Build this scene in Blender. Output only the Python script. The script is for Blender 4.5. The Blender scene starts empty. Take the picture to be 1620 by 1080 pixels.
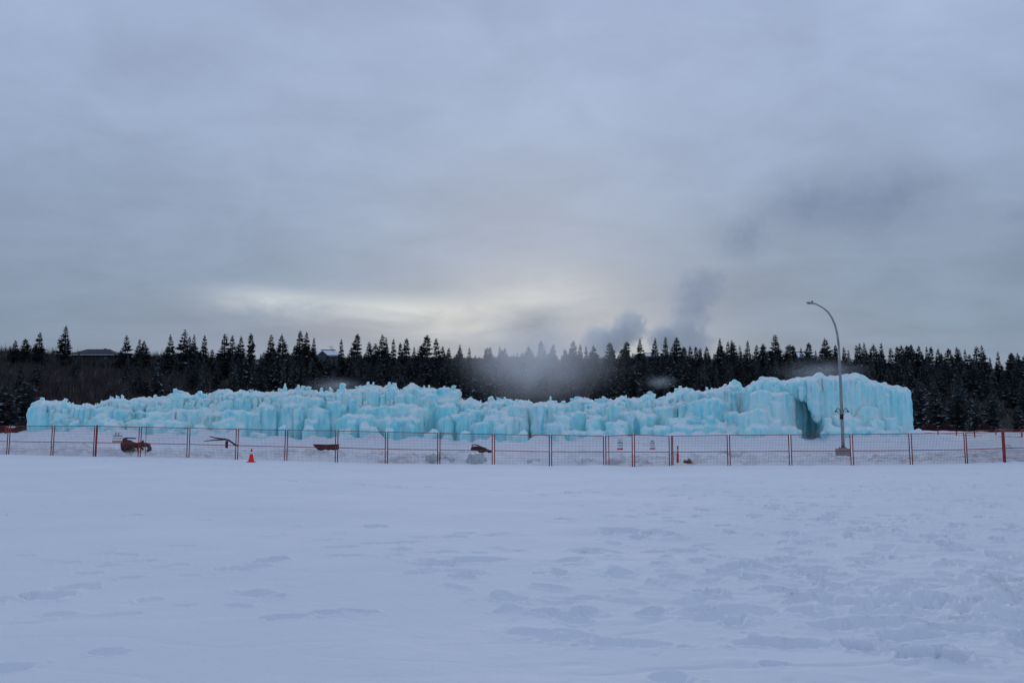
import bpy, math, random
import numpy as np
from mathutils import Vector, Matrix

R = math.radians
scene = bpy.context.scene
COL = scene.collection

# ------------------------------------------------------------------ camera
F = 1307.0            # focal length in photo pixels (photo is 1620 x 1080)
HORIZON = 684.0
EYE = 1.8
PITCH = math.atan((HORIZON - 540.0) / F)
cam_d = bpy.data.cameras.new('camera')
cam_d.sensor_width = 36.0
cam_d.lens = 36.0 * F / 1620.0
cam_d.clip_start = 0.1
cam_d.clip_end = 6000.0
cam = bpy.data.objects.new('camera', cam_d)
COL.objects.link(cam)
cam.location = (0, 0, EYE)
cam.rotation_euler = (math.pi / 2 + PITCH, 0, 0)
scene.camera = cam

# ------------------------------------------------------------------ node helper
class S:
    """a socket with arithmetic"""
    def __init__(s, nt, sock): s.nt, s.s = nt, sock
    def _m(s, op, *o, clamp=False):
        n = s.nt.nodes.new('ShaderNodeMath'); n.operation = op; n.use_clamp = clamp
        for i, v in enumerate((s,) + o):
            if isinstance(v, S): s.nt.links.new(v.s, n.inputs[i])
            else: n.inputs[i].default_value = v
        return S(s.nt, n.outputs[0])
    def __add__(s, o): return s._m('ADD', o)
    def __radd__(s, o): return s._m('ADD', o)
    def __sub__(s, o): return s._m('SUBTRACT', o)
    def __rsub__(s, o): return (s * -1.0) + o
    def __mul__(s, o): return s._m('MULTIPLY', o)
    def __rmul__(s, o): return s._m('MULTIPLY', o)
    def __truediv__(s, o): return s._m('DIVIDE', o)
    def sq(s): return s._m('MULTIPLY', s)
    def exp(s): return s._m('EXPONENT')
    def clamp(s): return s._m('ADD', 0.0, clamp=True)
    def step(s, a, b):
        n = s.nt.nodes.new('ShaderNodeMapRange'); n.interpolation_type = 'SMOOTHSTEP'
        s.nt.links.new(s.s, n.inputs[0])
        n.inputs[1].default_value = a; n.inputs[2].default_value = b
        return S(s.nt, n.outputs[0])

def mixcol(nt, fac, a, b):
    n = nt.nodes.new('ShaderNodeMix'); n.data_type = 'RGBA'
    for i, v in ((0, fac), (6, a), (7, b)):
        if isinstance(v, S): nt.links.new(v.s, n.inputs[i])
        elif isinstance(v, tuple): n.inputs[i].default_value = v + (1.0,) if len(v) == 3 else v
        else: n.inputs[i].default_value = v
    return S(nt, n.outputs[2])

def noise(nt, vec, scale, detail=4.0, rough=0.55, stretch=None, dist=0.0):
    if stretch:
        m = nt.nodes.new('ShaderNodeMapping'); m.inputs['Scale'].default_value = stretch
        nt.links.new(vec, m.inputs['Vector']); vec = m.outputs[0]
    n = nt.nodes.new('ShaderNodeTexNoise')
    n.inputs['Scale'].default_value = scale; n.inputs['Detail'].default_value = detail
    n.inputs['Roughness'].default_value = rough; n.inputs['Distortion'].default_value = dist
    nt.links.new(vec, n.inputs['Vector'])
    return S(nt, n.outputs[0])

def lin(r, g, b):
    f = lambda c: (c / 255 / 12.92) if c / 255 <= 0.04045 else ((c / 255 + 0.055) / 1.055) ** 2.4
    return (f(r), f(g), f(b))

# ------------------------------------------------------------------ world: overcast sky over a low sun
SUN_AZ, SUN_EL = R(1.5), R(11.0)
world = bpy.data.worlds.new('World'); scene.world = world
world.use_nodes = True
nt = world.node_tree; nt.nodes.clear()
out = nt.nodes.new('ShaderNodeOutputWorld')
sky = nt.nodes.new('ShaderNodeTexSky'); sky.sky_type = 'NISHITA'; sky.sun_disc = False
sky.sun_elevation = SUN_EL; sky.sun_rotation = SUN_AZ
bg_sky = nt.nodes.new('ShaderNodeBackground'); bg_sky.inputs[1].default_value = 0.06
nt.links.new(sky.outputs[0], bg_sky.inputs[0])
tc = nt.nodes.new('ShaderNodeTexCoord')
D = tc.outputs['Generated']
sep = nt.nodes.new('ShaderNodeSeparateXYZ'); nt.links.new(D, sep.inputs[0])
dx, dy, dz = (S(nt, sep.outputs[i]) for i in range(3))
az = dx._m('ARCTAN2', dy)                       # 0 = straight ahead, + to the right
el = dz._m('ARCSINE')
# stratus plane coordinates
zz = dz._m('MAXIMUM', 0.0) + 0.16
cmb = nt.nodes.new('ShaderNodeCombineXYZ')
nt.links.new((dx / zz).s, cmb.inputs[0]); nt.links.new((dy / zz).s, cmb.inputs[1])
P = cmb.outputs[0]
n_big = noise(nt, P, 0.62, 4, 0.55, stretch=(0.9, 1.1, 1), dist=0.4)
n_mid = noise(nt, P, 2.1, 6, 0.58, stretch=(0.9, 1.25, 1), dist=0.5)
n_fine = noise(nt, D, 8.0, 6, 0.6, stretch=(1, 1, 1.7), dist=0.5)
cloud = (n_big - 0.5) * 1.1 + (n_mid - 0.5) * 0.75 + (n_fine - 0.5) * 0.5
# elevation gradient: dull slate near the horizon, paler and more violet overhead
up = el.step(R(3), R(27))
low_c, mid_c = lin(119, 136, 157), lin(154, 171, 200)
col = mixcol(nt, up, low_c, mid_c)
bright = (cloud * 0.5 + 1.0)
vm = nt.nodes.new('ShaderNodeVectorMath'); vm.operation = 'SCALE'
nt.links.new(col.s, vm.inputs[0]); nt.links.new(bright.s, vm.inputs['Scale'])
col = S(nt, vm.outputs[0])
# thin gap in the cloud where the hidden sun lights it
def lobe(a0, e0, wa, we, amp):
    return ((((az - R(a0)) / R(wa)).sq() + ((el - R(e0)) / R(we)).sq()) * -1.0).exp() * amp
streak = noise(nt, D, 7.0, 6, 0.6, stretch=(1.0, 1.0, 5.0), dist=0.6)
wob = (streak - 0.5) * R(6.0)
el0 = el
el = el + wob * 0.35
glow = lobe(2.0, 9.4, 6.0, 2.2, 0.32) + lobe(-9.0, 8.5, 7.5, 0.95, 0.60) + lobe(-17.0, 8.9, 3.6, 0.6, 0.45) + lobe(-4.0, 7.0, 7.5, 0.9, 0.26) + lobe(8.0, 6.4, 4.5, 1.3, 0.26)
el = el0
glow = (glow * (streak.step(0.25, 0.72) * 0.75 + 0.4)).clamp()
col = mixcol(nt, glow, col, lin(212, 216, 213))
# dusky bank of cloud under the gap on the left
bank = (lobe(-13.5, 6.7, 5.5, 0.85, 0.35) + lobe(-25, 6.0, 10.0, 3.0, 0.22)) * (n_fine.step(0.2, 0.7) + 0.3)
col = mixcol(nt, bank.clamp(), col, lin(122, 128, 150))
# the half of the sky behind the camera is a little brighter overcast
back = dy.step(0.2, -0.9)
vm2 = nt.nodes.new('ShaderNodeVectorMath'); vm2.operation = 'SCALE'
nt.links.new(col.s, vm2.inputs[0]); nt.links.new((1.04 - dz._m('MAXIMUM', 0.0) * 0.20).s, vm2.inputs['Scale'])
bg_cl = nt.nodes.new('ShaderNodeBackground'); bg_cl.inputs[1].default_value = 1.15
nt.links.new(vm2.outputs[0], bg_cl.inputs[0])
mx = nt.nodes.new('ShaderNodeMixShader'); mx.inputs[0].default_value = 0.93
nt.links.new(bg_sky.outputs[0], mx.inputs[1]); nt.links.new(bg_cl.outputs[0], mx.inputs[2])
nt.links.new(mx.outputs[0], out.inputs['Surface'])

# ------------------------------------------------------------------ the veiled sun
sd = bpy.data.lights.new('sun', 'SUN'); sd.energy = 0.7; sd.angle = R(18); sd.color = (1.0, 0.93, 0.84)
so = bpy.data.objects.new('sun', sd); COL.objects.link(so)
tosun = Vector((math.sin(SUN_AZ) * math.cos(SUN_EL), math.cos(SUN_AZ) * math.cos(SUN_EL), math.sin(SUN_EL)))
so.rotation_euler = tosun.to_track_quat('Z', 'Y').to_euler()

scene.view_settings.view_transform = 'Standard'
scene.view_settings.look = 'None'
scene.view_settings.exposure = 0.04
scene.view_settings.gamma = 1.0
scene.render.engine = 'CYCLES'
scene.cycles.use_denoising = True
scene.cycles.volume_step_rate = 1.0
scene.cycles.volume_max_steps = 128
scene.cycles.max_bounces = 8
scene.cycles.volume_bounces = 6

# ------------------------------------------------------------------ helpers
def at(px, py, Y):
    """the point that the photo shows at pixel (px, py) if it lies Y metres ahead"""
    u, v = (px - 810.0) / F, (540.0 - py) / F
    cp, sp = math.cos(PITCH), math.sin(PITCH)
    t = Y / (cp - v * sp)
    return Vector((u * t, Y, EYE + (sp + v * cp) * t))
def zat(py, Y): return at(810, py, Y).z
def xat(px, py, Y): return at(px, py, Y).x

def tag(o, label=None, cat=None, group=None, kind=None):
    if label: o['label'] = label
    if cat: o['category'] = cat
    if group: o['group'] = group
    if kind: o['kind'] = kind
    return o
def empty(name, loc=(0, 0, 0), rz=0.0):
    o = bpy.data.objects.new(name, None); COL.objects.link(o)
    o.location = loc; o.rotation_euler = (0, 0, rz); o.empty_display_size = 0.2
    return o
def np_mesh(name, V, faces, mats, parent=None, smooth=False, mat_idx=None):
    """faces: list of int arrays (n x 3 and n x 4)"""
    V = np.asarray(V, np.float32)
    me = bpy.data.meshes.new(name)
    fl = [np.asarray(f, np.int32) for f in faces if len(f)]
    loops = np.concatenate([f.ravel() for f in fl])
    sizes = np.concatenate([np.full(len(f), f.shape[1], np.int32) for f in fl])
    starts = np.concatenate([[0], np.cumsum(sizes)[:-1]]).astype(np.int32)
    me.vertices.add(len(V)); me.vertices.foreach_set('co', V.ravel())
    me.loops.add(len(loops)); me.loops.foreach_set('vertex_index', loops)
    me.polygons.add(len(sizes)); me.polygons.foreach_set('loop_start', starts)
    for m in (mats if isinstance(mats, (list, tuple)) else [mats]): me.materials.append(m)
    if mat_idx is not None: me.polygons.foreach_set('material_index', np.asarray(mat_idx, np.int32))
    me.update(calc_edges=True); me.validate()
    if smooth: me.polygons.foreach_set('use_smooth', np.ones(len(me.polygons), bool))
    o = bpy.data.objects.new(name, me); COL.objects.link(o)
    if parent is not None: o.parent = parent
    return o

class MB:
    """collects boxes, tubes and polygons into ONE mesh"""
    def __init__(s): s.v, s.f, s.m = [], [], []; s.cur = 0
    def add(s, verts, faces):
        b = len(s.v); s.v += [tuple(p) for p in verts]
        for f in faces: s.f.append(tuple(b + i for i in f)); s.m.append(s.cur)
    def box(s, c, size, rot=None):
        hx, hy, hz = (k / 2 for k in size); c = Vector(c)
        vs = [Vector((x * hx, y * hy, z * hz)) for x in (-1, 1) for y in (-1, 1) for z in (-1, 1)]
        if rot is not None: vs = [rot @ p for p in vs]
        s.add([p + c for p in vs], [(0, 1, 3, 2), (4, 6, 7, 5), (0, 4, 5, 1), (2, 3, 7, 6), (0, 2, 6, 4), (1, 5, 7, 3)])
    def tube(s, pts, rad, n=8, cap=True):
        pts = [Vector(p) for p in pts]; k = len(pts)
        if not hasattr(rad, '__len__'): rad = [rad] * k
        vs, fs = [], []; up = None
        for i, p in enumerate(pts):
            t = (pts[min(i + 1, k - 1)] - pts[max(i - 1, 0)]).normalized()
            if up is None: up = Vector((0, 0, 1)) if abs(t.z) < 0.9 else Vector((0, 1, 0))
            a = t.cross(up).normalized(); b = a.cross(t).normalized(); up = b
            for j in range(n):
                th = 2 * math.pi * j / n
                vs.append(p + (a * math.cos(th) + b * math.sin(th)) * rad[i])
        for i in range(k - 1):
            for j in range(n):
                fs.append((i * n + j, i * n + (j + 1) % n, (i + 1) * n + (j + 1) % n, (i + 1) * n + j))
        if cap:
            fs.append(tuple(range(n - 1, -1, -1))); fs.append(tuple((k - 1) * n + j for j in range(n)))
        s.add(vs, fs)
    def lathe(s, prof, n=20, c=(0, 0, 0), sq=0.0):
        vs, fs = [], []; c = Vector(c); k = len(prof)
        for r, z in prof:
            for j in range(n):
                th = 2 * math.pi * j / n
                vs.append(c + Vector((r * math.cos(th), r * math.sin(th), z)))
        for i in range(k - 1):
            for j in range(n):
                fs.append((i * n + j, i * n + (j + 1) % n, (i + 1) * n + (j + 1) % n, (i + 1) * n + j))
        fs.append(tuple(range(n - 1, -1, -1))); fs.append(tuple((k - 1) * n + j for j in range(n)))
        s.add(vs, fs)
    def build(s, name, mats, parent=None, smooth=False):
        me = bpy.data.meshes.new(name)
        me.from_pydata(s.v, [], s.f)
        for m in (mats if isinstance(mats, (list, tuple)) else [mats]): me.materials.append(m)
        for p, k in zip(me.polygons, s.m): p.material_index = k; p.use_smooth = smooth
        me.update()
        o = bpy.data.objects.new(name, me); COL.objects.link(o)
        if parent is not None: o.parent = parent
        return o
def bevel(o, w, seg=2):
    m = o.modifiers.new('bevel', 'BEVEL'); m.width = w; m.segments = seg; m.limit_method = 'ANGLE'
    return o
def copy_thing(o):
    c = o.copy(); COL.objects.link(c)
    for ch in o.children:
        d = ch.copy(); COL.objects.link(d); d.parent = c
    return c

def _h(ix, iy, iz, seed):
    h = (ix.astype(np.int64) * 374761393 + iy.astype(np.int64) * 668265263 + iz.astype(np.int64) * 2147483647 + seed * 974711) & 0xFFFFFFFF
    h = ((h ^ (h >> 13)) * 1274126177) & 0xFFFFFFFF
    h = h ^ (h >> 16)
    return (h & 0xFFFFFF).astype(np.float32) / np.float32(0x7FFFFF) - 1.0
def vnoise(x, y, z=None, seed=0):
    x = np.asarray(x, np.float64); y = np.asarray(y, np.float64)
    z = np.zeros_like(x) if z is None else np.asarray(z, np.float64)
    ix, iy, iz = np.floor(x), np.floor(y), np.floor(z)
    f = lambda t: t * t * t * (t * (t * 6 - 15) + 10)
    a, b, c = f(x - ix), f(y - iy), f(z - iz)
    ix, iy, iz = ix.astype(np.int64), iy.astype(np.int64), iz.astype(np.int64)
    r = 0
    for i in (0, 1):
        for j in (0, 1):
            for k in (0, 1):
                w = (a if i else 1 - a) * (b if j else 1 - b) * (c if k else 1 - c)
                r = r + w * _h(ix + i, iy + j, iz + k, seed)
    return r
def fbm(x, y, z=None, oct=4, seed=0, gain=0.5):
    r, a, k = 0, 1.0, 1.0
    for o in range(oct):
        r = r + a * vnoise(np.asarray(x) * k, np.asarray(y) * k, None if z is None else np.asarray(z) * k, seed + o * 17)
        a *= gain; k *= 2.03
    return r
def sstep(t): t = np.clip(t, 0, 1); return t * t * (3 - 2 * t)

# ------------------------------------------------------------------ materials
def new_mat(name):
    m = bpy.data.materials.new(name); m.use_nodes = True
    b = m.node_tree.nodes['Principled BSDF']
    return m, m.node_tree, b
def simple(name, col, rough=0.6, metal=0.0, var=0.25, scale=6.0, bump=0.0, spec=0.4, dirt=None):
    m, nt, b = new_mat(name)
    tc = nt.nodes.new('ShaderNodeTexCoord'); v = tc.outputs['Object']
    n = noise(nt, v, scale, 5, 0.6)
    c = mixcol(nt, n.step(0.3, 0.7), tuple(k * (1 - var) for k in col), tuple(min(1, k * (1 + var)) for k in col))
    if dirt:
        n2 = noise(nt, v, scale * 2.7, 6, 0.65)
        c = mixcol(nt, n2.step(0.52, 0.68) * 0.8, c, dirt)
    nt.links.new(c.s, b.inputs['Base Color'])
    b.inputs['Roughness'].default_value = rough; b.inputs['Metallic'].default_value = metal
    b.inputs['Specular IOR Level'].default_value = spec
    if bump:
        bn = nt.nodes.new('ShaderNodeBump'); bn.inputs['Strength'].default_value = bump; bn.inputs['Distance'].default_value = 0.02
        nt.links.new(noise(nt, v, scale * 5, 6, 0.6).s, bn.inputs['Height']); nt.links.new(bn.outputs[0], b.inputs['Normal'])
    return m

def snow_material():
    m, nt, b = new_mat('snow')
    geo = nt.nodes.new('ShaderNodeNewGeometry'); pos = geo.outputs['Position']
    n1 = noise(nt, pos, 0.25, 5, 0.6); n2 = noise(nt, pos, 2.2, 6, 0.62)
    c = mixcol(nt, n1.step(0.3, 0.7), (0.81, 0.845, 0.92), (0.86, 0.89, 0.95))
    # trampled, salted dirt on the shovelled bank behind the fence and under the castle: a stored mask per vertex (where the dirt lies)
    at_ = nt.nodes.new('ShaderNodeAttribute'); at_.attribute_name = 'dirt'
    d = S(nt, at_.outputs['Fac'])
    n3 = noise(nt, pos, 1.1, 7, 0.7, dist=0.4); n4 = noise(nt, pos, 5.5, 5, 0.7)
    f = d * n3.step(0.36, 0.66) * (n4.step(0.25, 0.7) * 0.6 + 0.4)
    c = mixcol(nt, f.clamp(), c, (0.38, 0.31, 0.29))
    nt.links.new(c.s, b.inputs['Base Color'])
    b.inputs['Roughness'].default_value = 0.9; b.inputs['Specular IOR Level'].default_value = 0.08
    h = n2 * 0.35 + noise(nt, pos, 14.0, 5, 0.65) * 0.18 + noise(nt, pos, 60.0, 3, 0.6) * 0.05
    bn = nt.nodes.new('ShaderNodeBump'); bn.inputs['Strength'].default_value = 0.8; bn.inputs['Distance'].default_value = 0.06
    nt.links.new(h.s, bn.inputs['Height']); nt.links.new(bn.outputs[0], b.inputs['Normal'])
    return m
def ice_material():
    m, nt, b = new_mat('blue_ice')
    geo = nt.nodes.new('ShaderNodeNewGeometry'); pos = geo.outputs['Position']
    sp = nt.nodes.new('ShaderNodeSeparateXYZ'); nt.links.new(geo.outputs['Normal'], sp.inputs[0])
    nz = S(nt, sp.outputs[2])
    flute = noise(nt, pos, 2.6, 6, 0.66, stretch=(1.0, 1.0, 0.10), dist=0.3)
    patch = noise(nt, pos, 0.23, 5, 0.6)
    c = mixcol(nt, patch.step(0.36, 0.66), (0.38, 0.87, 0.925), (0.62, 0.93, 0.965))
    c = mixcol(nt, flute.step(0.46, 0.68) * 0.7, c, (0.78, 0.94, 0.97))
    veins = noise(nt, pos, 1.3, 5, 0.6, stretch=(1.0, 1.0, 0.22), dist=0.4)
    c = mixcol(nt, veins.step(0.53, 0.70) * 0.75, c, (0.20, 0.74, 0.86))
    # rime frost: on ledges facing up, and blotches of it on the faces
    rime = noise(nt, pos, 1.1, 6, 0.65)
    fr = (nz + (rime - 0.5) * 1.1).step(-0.1, 0.85) * 0.82
    c = mixcol(nt, fr, c, (0.90, 0.95, 0.97))
    nt.links.new(c.s, b.inputs['Base Color'])
    b.inputs['Roughness'].default_value = 0.42; b.inputs['IOR'].default_value = 1.31
    b.inputs['Specular IOR Level'].default_value = 0.4
    b.inputs['Subsurface Weight'].default_value = 0.7
    b.inputs['Subsurface Radius'].default_value = (0.25, 0.75, 1.0)
    b.inputs['Subsurface Scale'].default_value = 0.7
    h = flute * 0.6 + noise(nt, pos, 6.0, 5, 0.6, stretch=(1, 1, 0.3)) * 0.35
    bn = nt.nodes.new('ShaderNodeBump'); bn.inputs['Strength'].default_value = 0.6; bn.inputs['Distance'].default_value = 0.12
    nt.links.new(h.s, bn.inputs['Height']); nt.links.new(bn.outputs[0], b.inputs['Normal'])
    return m
def hill_material():
    m, nt, b = new_mat('wooded_slope')
    geo = nt.nodes.new('ShaderNodeNewGeometry'); pos = geo.outputs['Position']
    n1 = noise(nt, pos, 0.045, 6, 0.65); n2 = noise(nt, pos, 0.5, 5, 0.7)
    c = mixcol(nt, (n1 * 0.6 + n2 * 0.4).step(0.56, 0.64), (0.033, 0.029, 0.028), (0.50, 0.54, 0.60))
    nt.links.new(c.s, b.inputs['Base Color']); b.inputs['Roughness'].default_value = 0.9
    return m

M = {}
M['snow'] = snow_material(); M['ice'] = ice_material(); M['hill'] = hill_material()
M['fence'] = simple('rust_red_paint', (0.30, 0.030, 0.026), 0.55, 0.0, 0.3, 5.0, dirt=(0.16, 0.045, 0.03))
M['wire'] = simple('fence_wire', (0.24, 0.065, 0.06), 0.55, 0.3, 0.3, 3.0)
M['needles'] = simple('spruce_needles', (0.078, 0.088, 0.092), 0.8, 0, 0.35, 0.7, spec=0.15)
M['tuftsnow'] = simple('snow_on_branches', (0.62, 0.66, 0.72), 0.8, 0, 0.1, 1.0, spec=0.2)
M['bark'] = simple('dark_bark', (0.045, 0.036, 0.032), 0.9, 0, 0.35, 3.0, spec=0.1)
M['twigs'] = simple('bare_twigs', (0.080, 0.070, 0.070), 0.9, 0, 0.3, 0.4, spec=0.1)
M['paletwigs'] = simple('pale_twigs', (0.17, 0.155, 0.155), 0.9, 0, 0.3, 0.4, spec=0.1)
M['redtwigs'] = simple('red_twigs', (0.07, 0.022, 0.024), 0.9, 0, 0.3, 2.0, spec=0.1)
M['steel'] = simple('galvanised_steel', (0.30, 0.32, 0.34), 0.5, 0.4, 0.15, 2.5)
M['darkmetal'] = simple('black_iron', (0.02, 0.022, 0.026), 0.5, 0.3, 0.3, 6.0)
M['concrete'] = simple('concrete', (0.31, 0.31, 0.32), 0.9, 0, 0.2, 4.0, 0.5, dirt=(0.21, 0.205, 0.205))
M['orange'] = simple('orange_plastic', (0.92, 0.028, 0.008), 0.45, 0, 0.08, 5.0)
M['reflect'] = simple('white_reflective_band', (0.75, 0.74, 0.74), 0.4, 0, 0.08, 8.0, dirt=(0.5, 0.46, 0.44))
M['delred'] = simple('red_plastic', (0.62, 0.035, 0.02), 0.5, 0, 0.12, 5.0)
M['signwhite'] = simple('white_sign_panel', (0.74, 0.74, 0.76), 0.5, 0, 0.05, 4.0)
M['signblack'] = simple('black_print', (0.03, 0.03, 0.035), 0.6, 0, 0.1, 4.0)
M['signred'] = simple('red_print', (0.42, 0.03, 0.045), 0.6, 0, 0.1, 4.0)
M['sledred'] = simple('dark_red_plastic', (0.034, 0.012, 0.012), 0.5, 0, 0.35, 2.0)
M['sledblack'] = simple('black_plastic', (0.014, 0.013, 0.014), 0.5, 0, 0.4, 3.0)
M['brownwood'] = simple('weathered_brown_wood', (0.075, 0.055, 0.048), 0.85, 0, 0.4, 7.0, 0.4)
M['rusty'] = simple('rusty_steel', (0.050, 0.036, 0.033), 0.8, 0.2, 0.4, 5.0)
M['weed'] = simple('dead_grass', (0.22, 0.155, 0.085), 0.9, 0, 0.4, 9.0)
M['roofdark'] = simple('dark_shingles', (0.05, 0.052, 0.058), 0.9, 0, 0.3, 1.5)
M['roofsnow'] = simple('roof_snow', (0.80, 0.83, 0.88), 0.8, 0, 0.05, 0.6)
M['housewall'] = simple('grey_siding', (0.10, 0.105, 0.115), 0.85, 0, 0.15, 1.0)
M['housedark'] = simple('dark_siding', (0.05, 0.047, 0.046), 0.85, 0, 0.2, 1.0)
M['fascia'] = simple('white_fascia', (0.52, 0.54, 0.57), 0.6, 0, 0.06, 1.0)
M['glass'] = simple('dark_window_glass', (0.05, 0.06, 0.075), 0.12, 0, 0.1, 1.0, spec=0.6)

# ------------------------------------------------------------------ ground
def U(px): return (px - 810.0) / F
FENCE = [(-62, 672.5, 717.5, 46.8), (12, 673, 718.8, 46.5), (82, 673, 720.3, 46.2), (149, 673, 721.8, 45.8), (220, 674.5, 722.6, 45.5),
         (297, 676, 724.2, 45.2), (374, 677.8, 726.5, 44.9), (452, 679.3, 728.6, 44.6), (532, 680.3, 730.7, 44.3), (611, 682.2, 733.3, 44.1),
         (694, 684.2, 733.6, 44.0), (780.5, 686, 734.2, 43.9), (871, 687.3, 736.4, 43.7), (957, 688.8, 735.3, 43.7), (1002.5, 686.6, 738, 43.1),
         (1061, 688.6, 736.3, 43.6), (1153.5, 687.4, 736, 43.3), (1251, 686.6, 735.6, 42.8), (1348.5, 686, 735.4, 42.4), (1442, 685, 734.6, 42.1),
         (1529.5, 684, 733, 42.0), (1589, 682, 731, 43.6), (1650, 681, 728, 46.0)]
_fu = np.array([U(f[0]) for f in FENCE]); _fz = np.array([zat(f[2], f[3]) for f in FENCE]); _fy = np.array([f[3] for f in FENCE])
_p50 = np.array([(0, 707), (100, 705), (300, 709), (500, 713.5), (760, 716.5), (960, 716), (1100, 718), (1250, 720), (1333, 722.5), (1420, 720), (1500, 714), (1620, 708)], float)
_pc = np.array([(-60, 692), (30, 690), (46, 685), (56, 683), (145, 684.5), (250, 688.5), (400, 695), (600, 698), (750, 700.5), (930, 697.5), (1050, 692), (1200, 691.5), (1285, 697.5), (1350, 692), (1440, 690), (1500, 694), (1560, 698), (1640, 702)], float)
YC = 70.0
_zc = np.array([zat(p, YC) for p in _pc[:, 1]]); _z50 = np.array([zat(p, 50.0) for p in _p50[:, 1]])
def ground(x, y):
    x = np.asarray(x, float); y = np.asarray(y, float)
    yy = np.maximum(y, 0.5)
    u = np.clip(x / yy, -0.9, 0.9)
    zf = np.interp(u, _fu, _fz); yf = np.interp(u, _fu, _fy)
    z50 = np.interp(u, U(_p50[:, 0]), _z50); zc = np.interp(u, U(_pc[:, 0]), _zc)
    a = zf * sstep((yy - 4) / (yf - 4))
    r = np.where(yy < yf, a, zf + (z50 - zf) * sstep((yy - yf) / np.maximum(50.0 - yf, 0.5)))
    r = np.where(yy > 50, z50 + (zc - z50) * sstep((yy - 50) / (YC - 50)), r)
    far = 1.82
    r = np.where(yy > YC, zc + (far - zc) * sstep((yy - YC) / 35), r)
    return np.where(y < 0.5, 0.0, r)
def gz(x, y): return float(ground(x, y))

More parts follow.
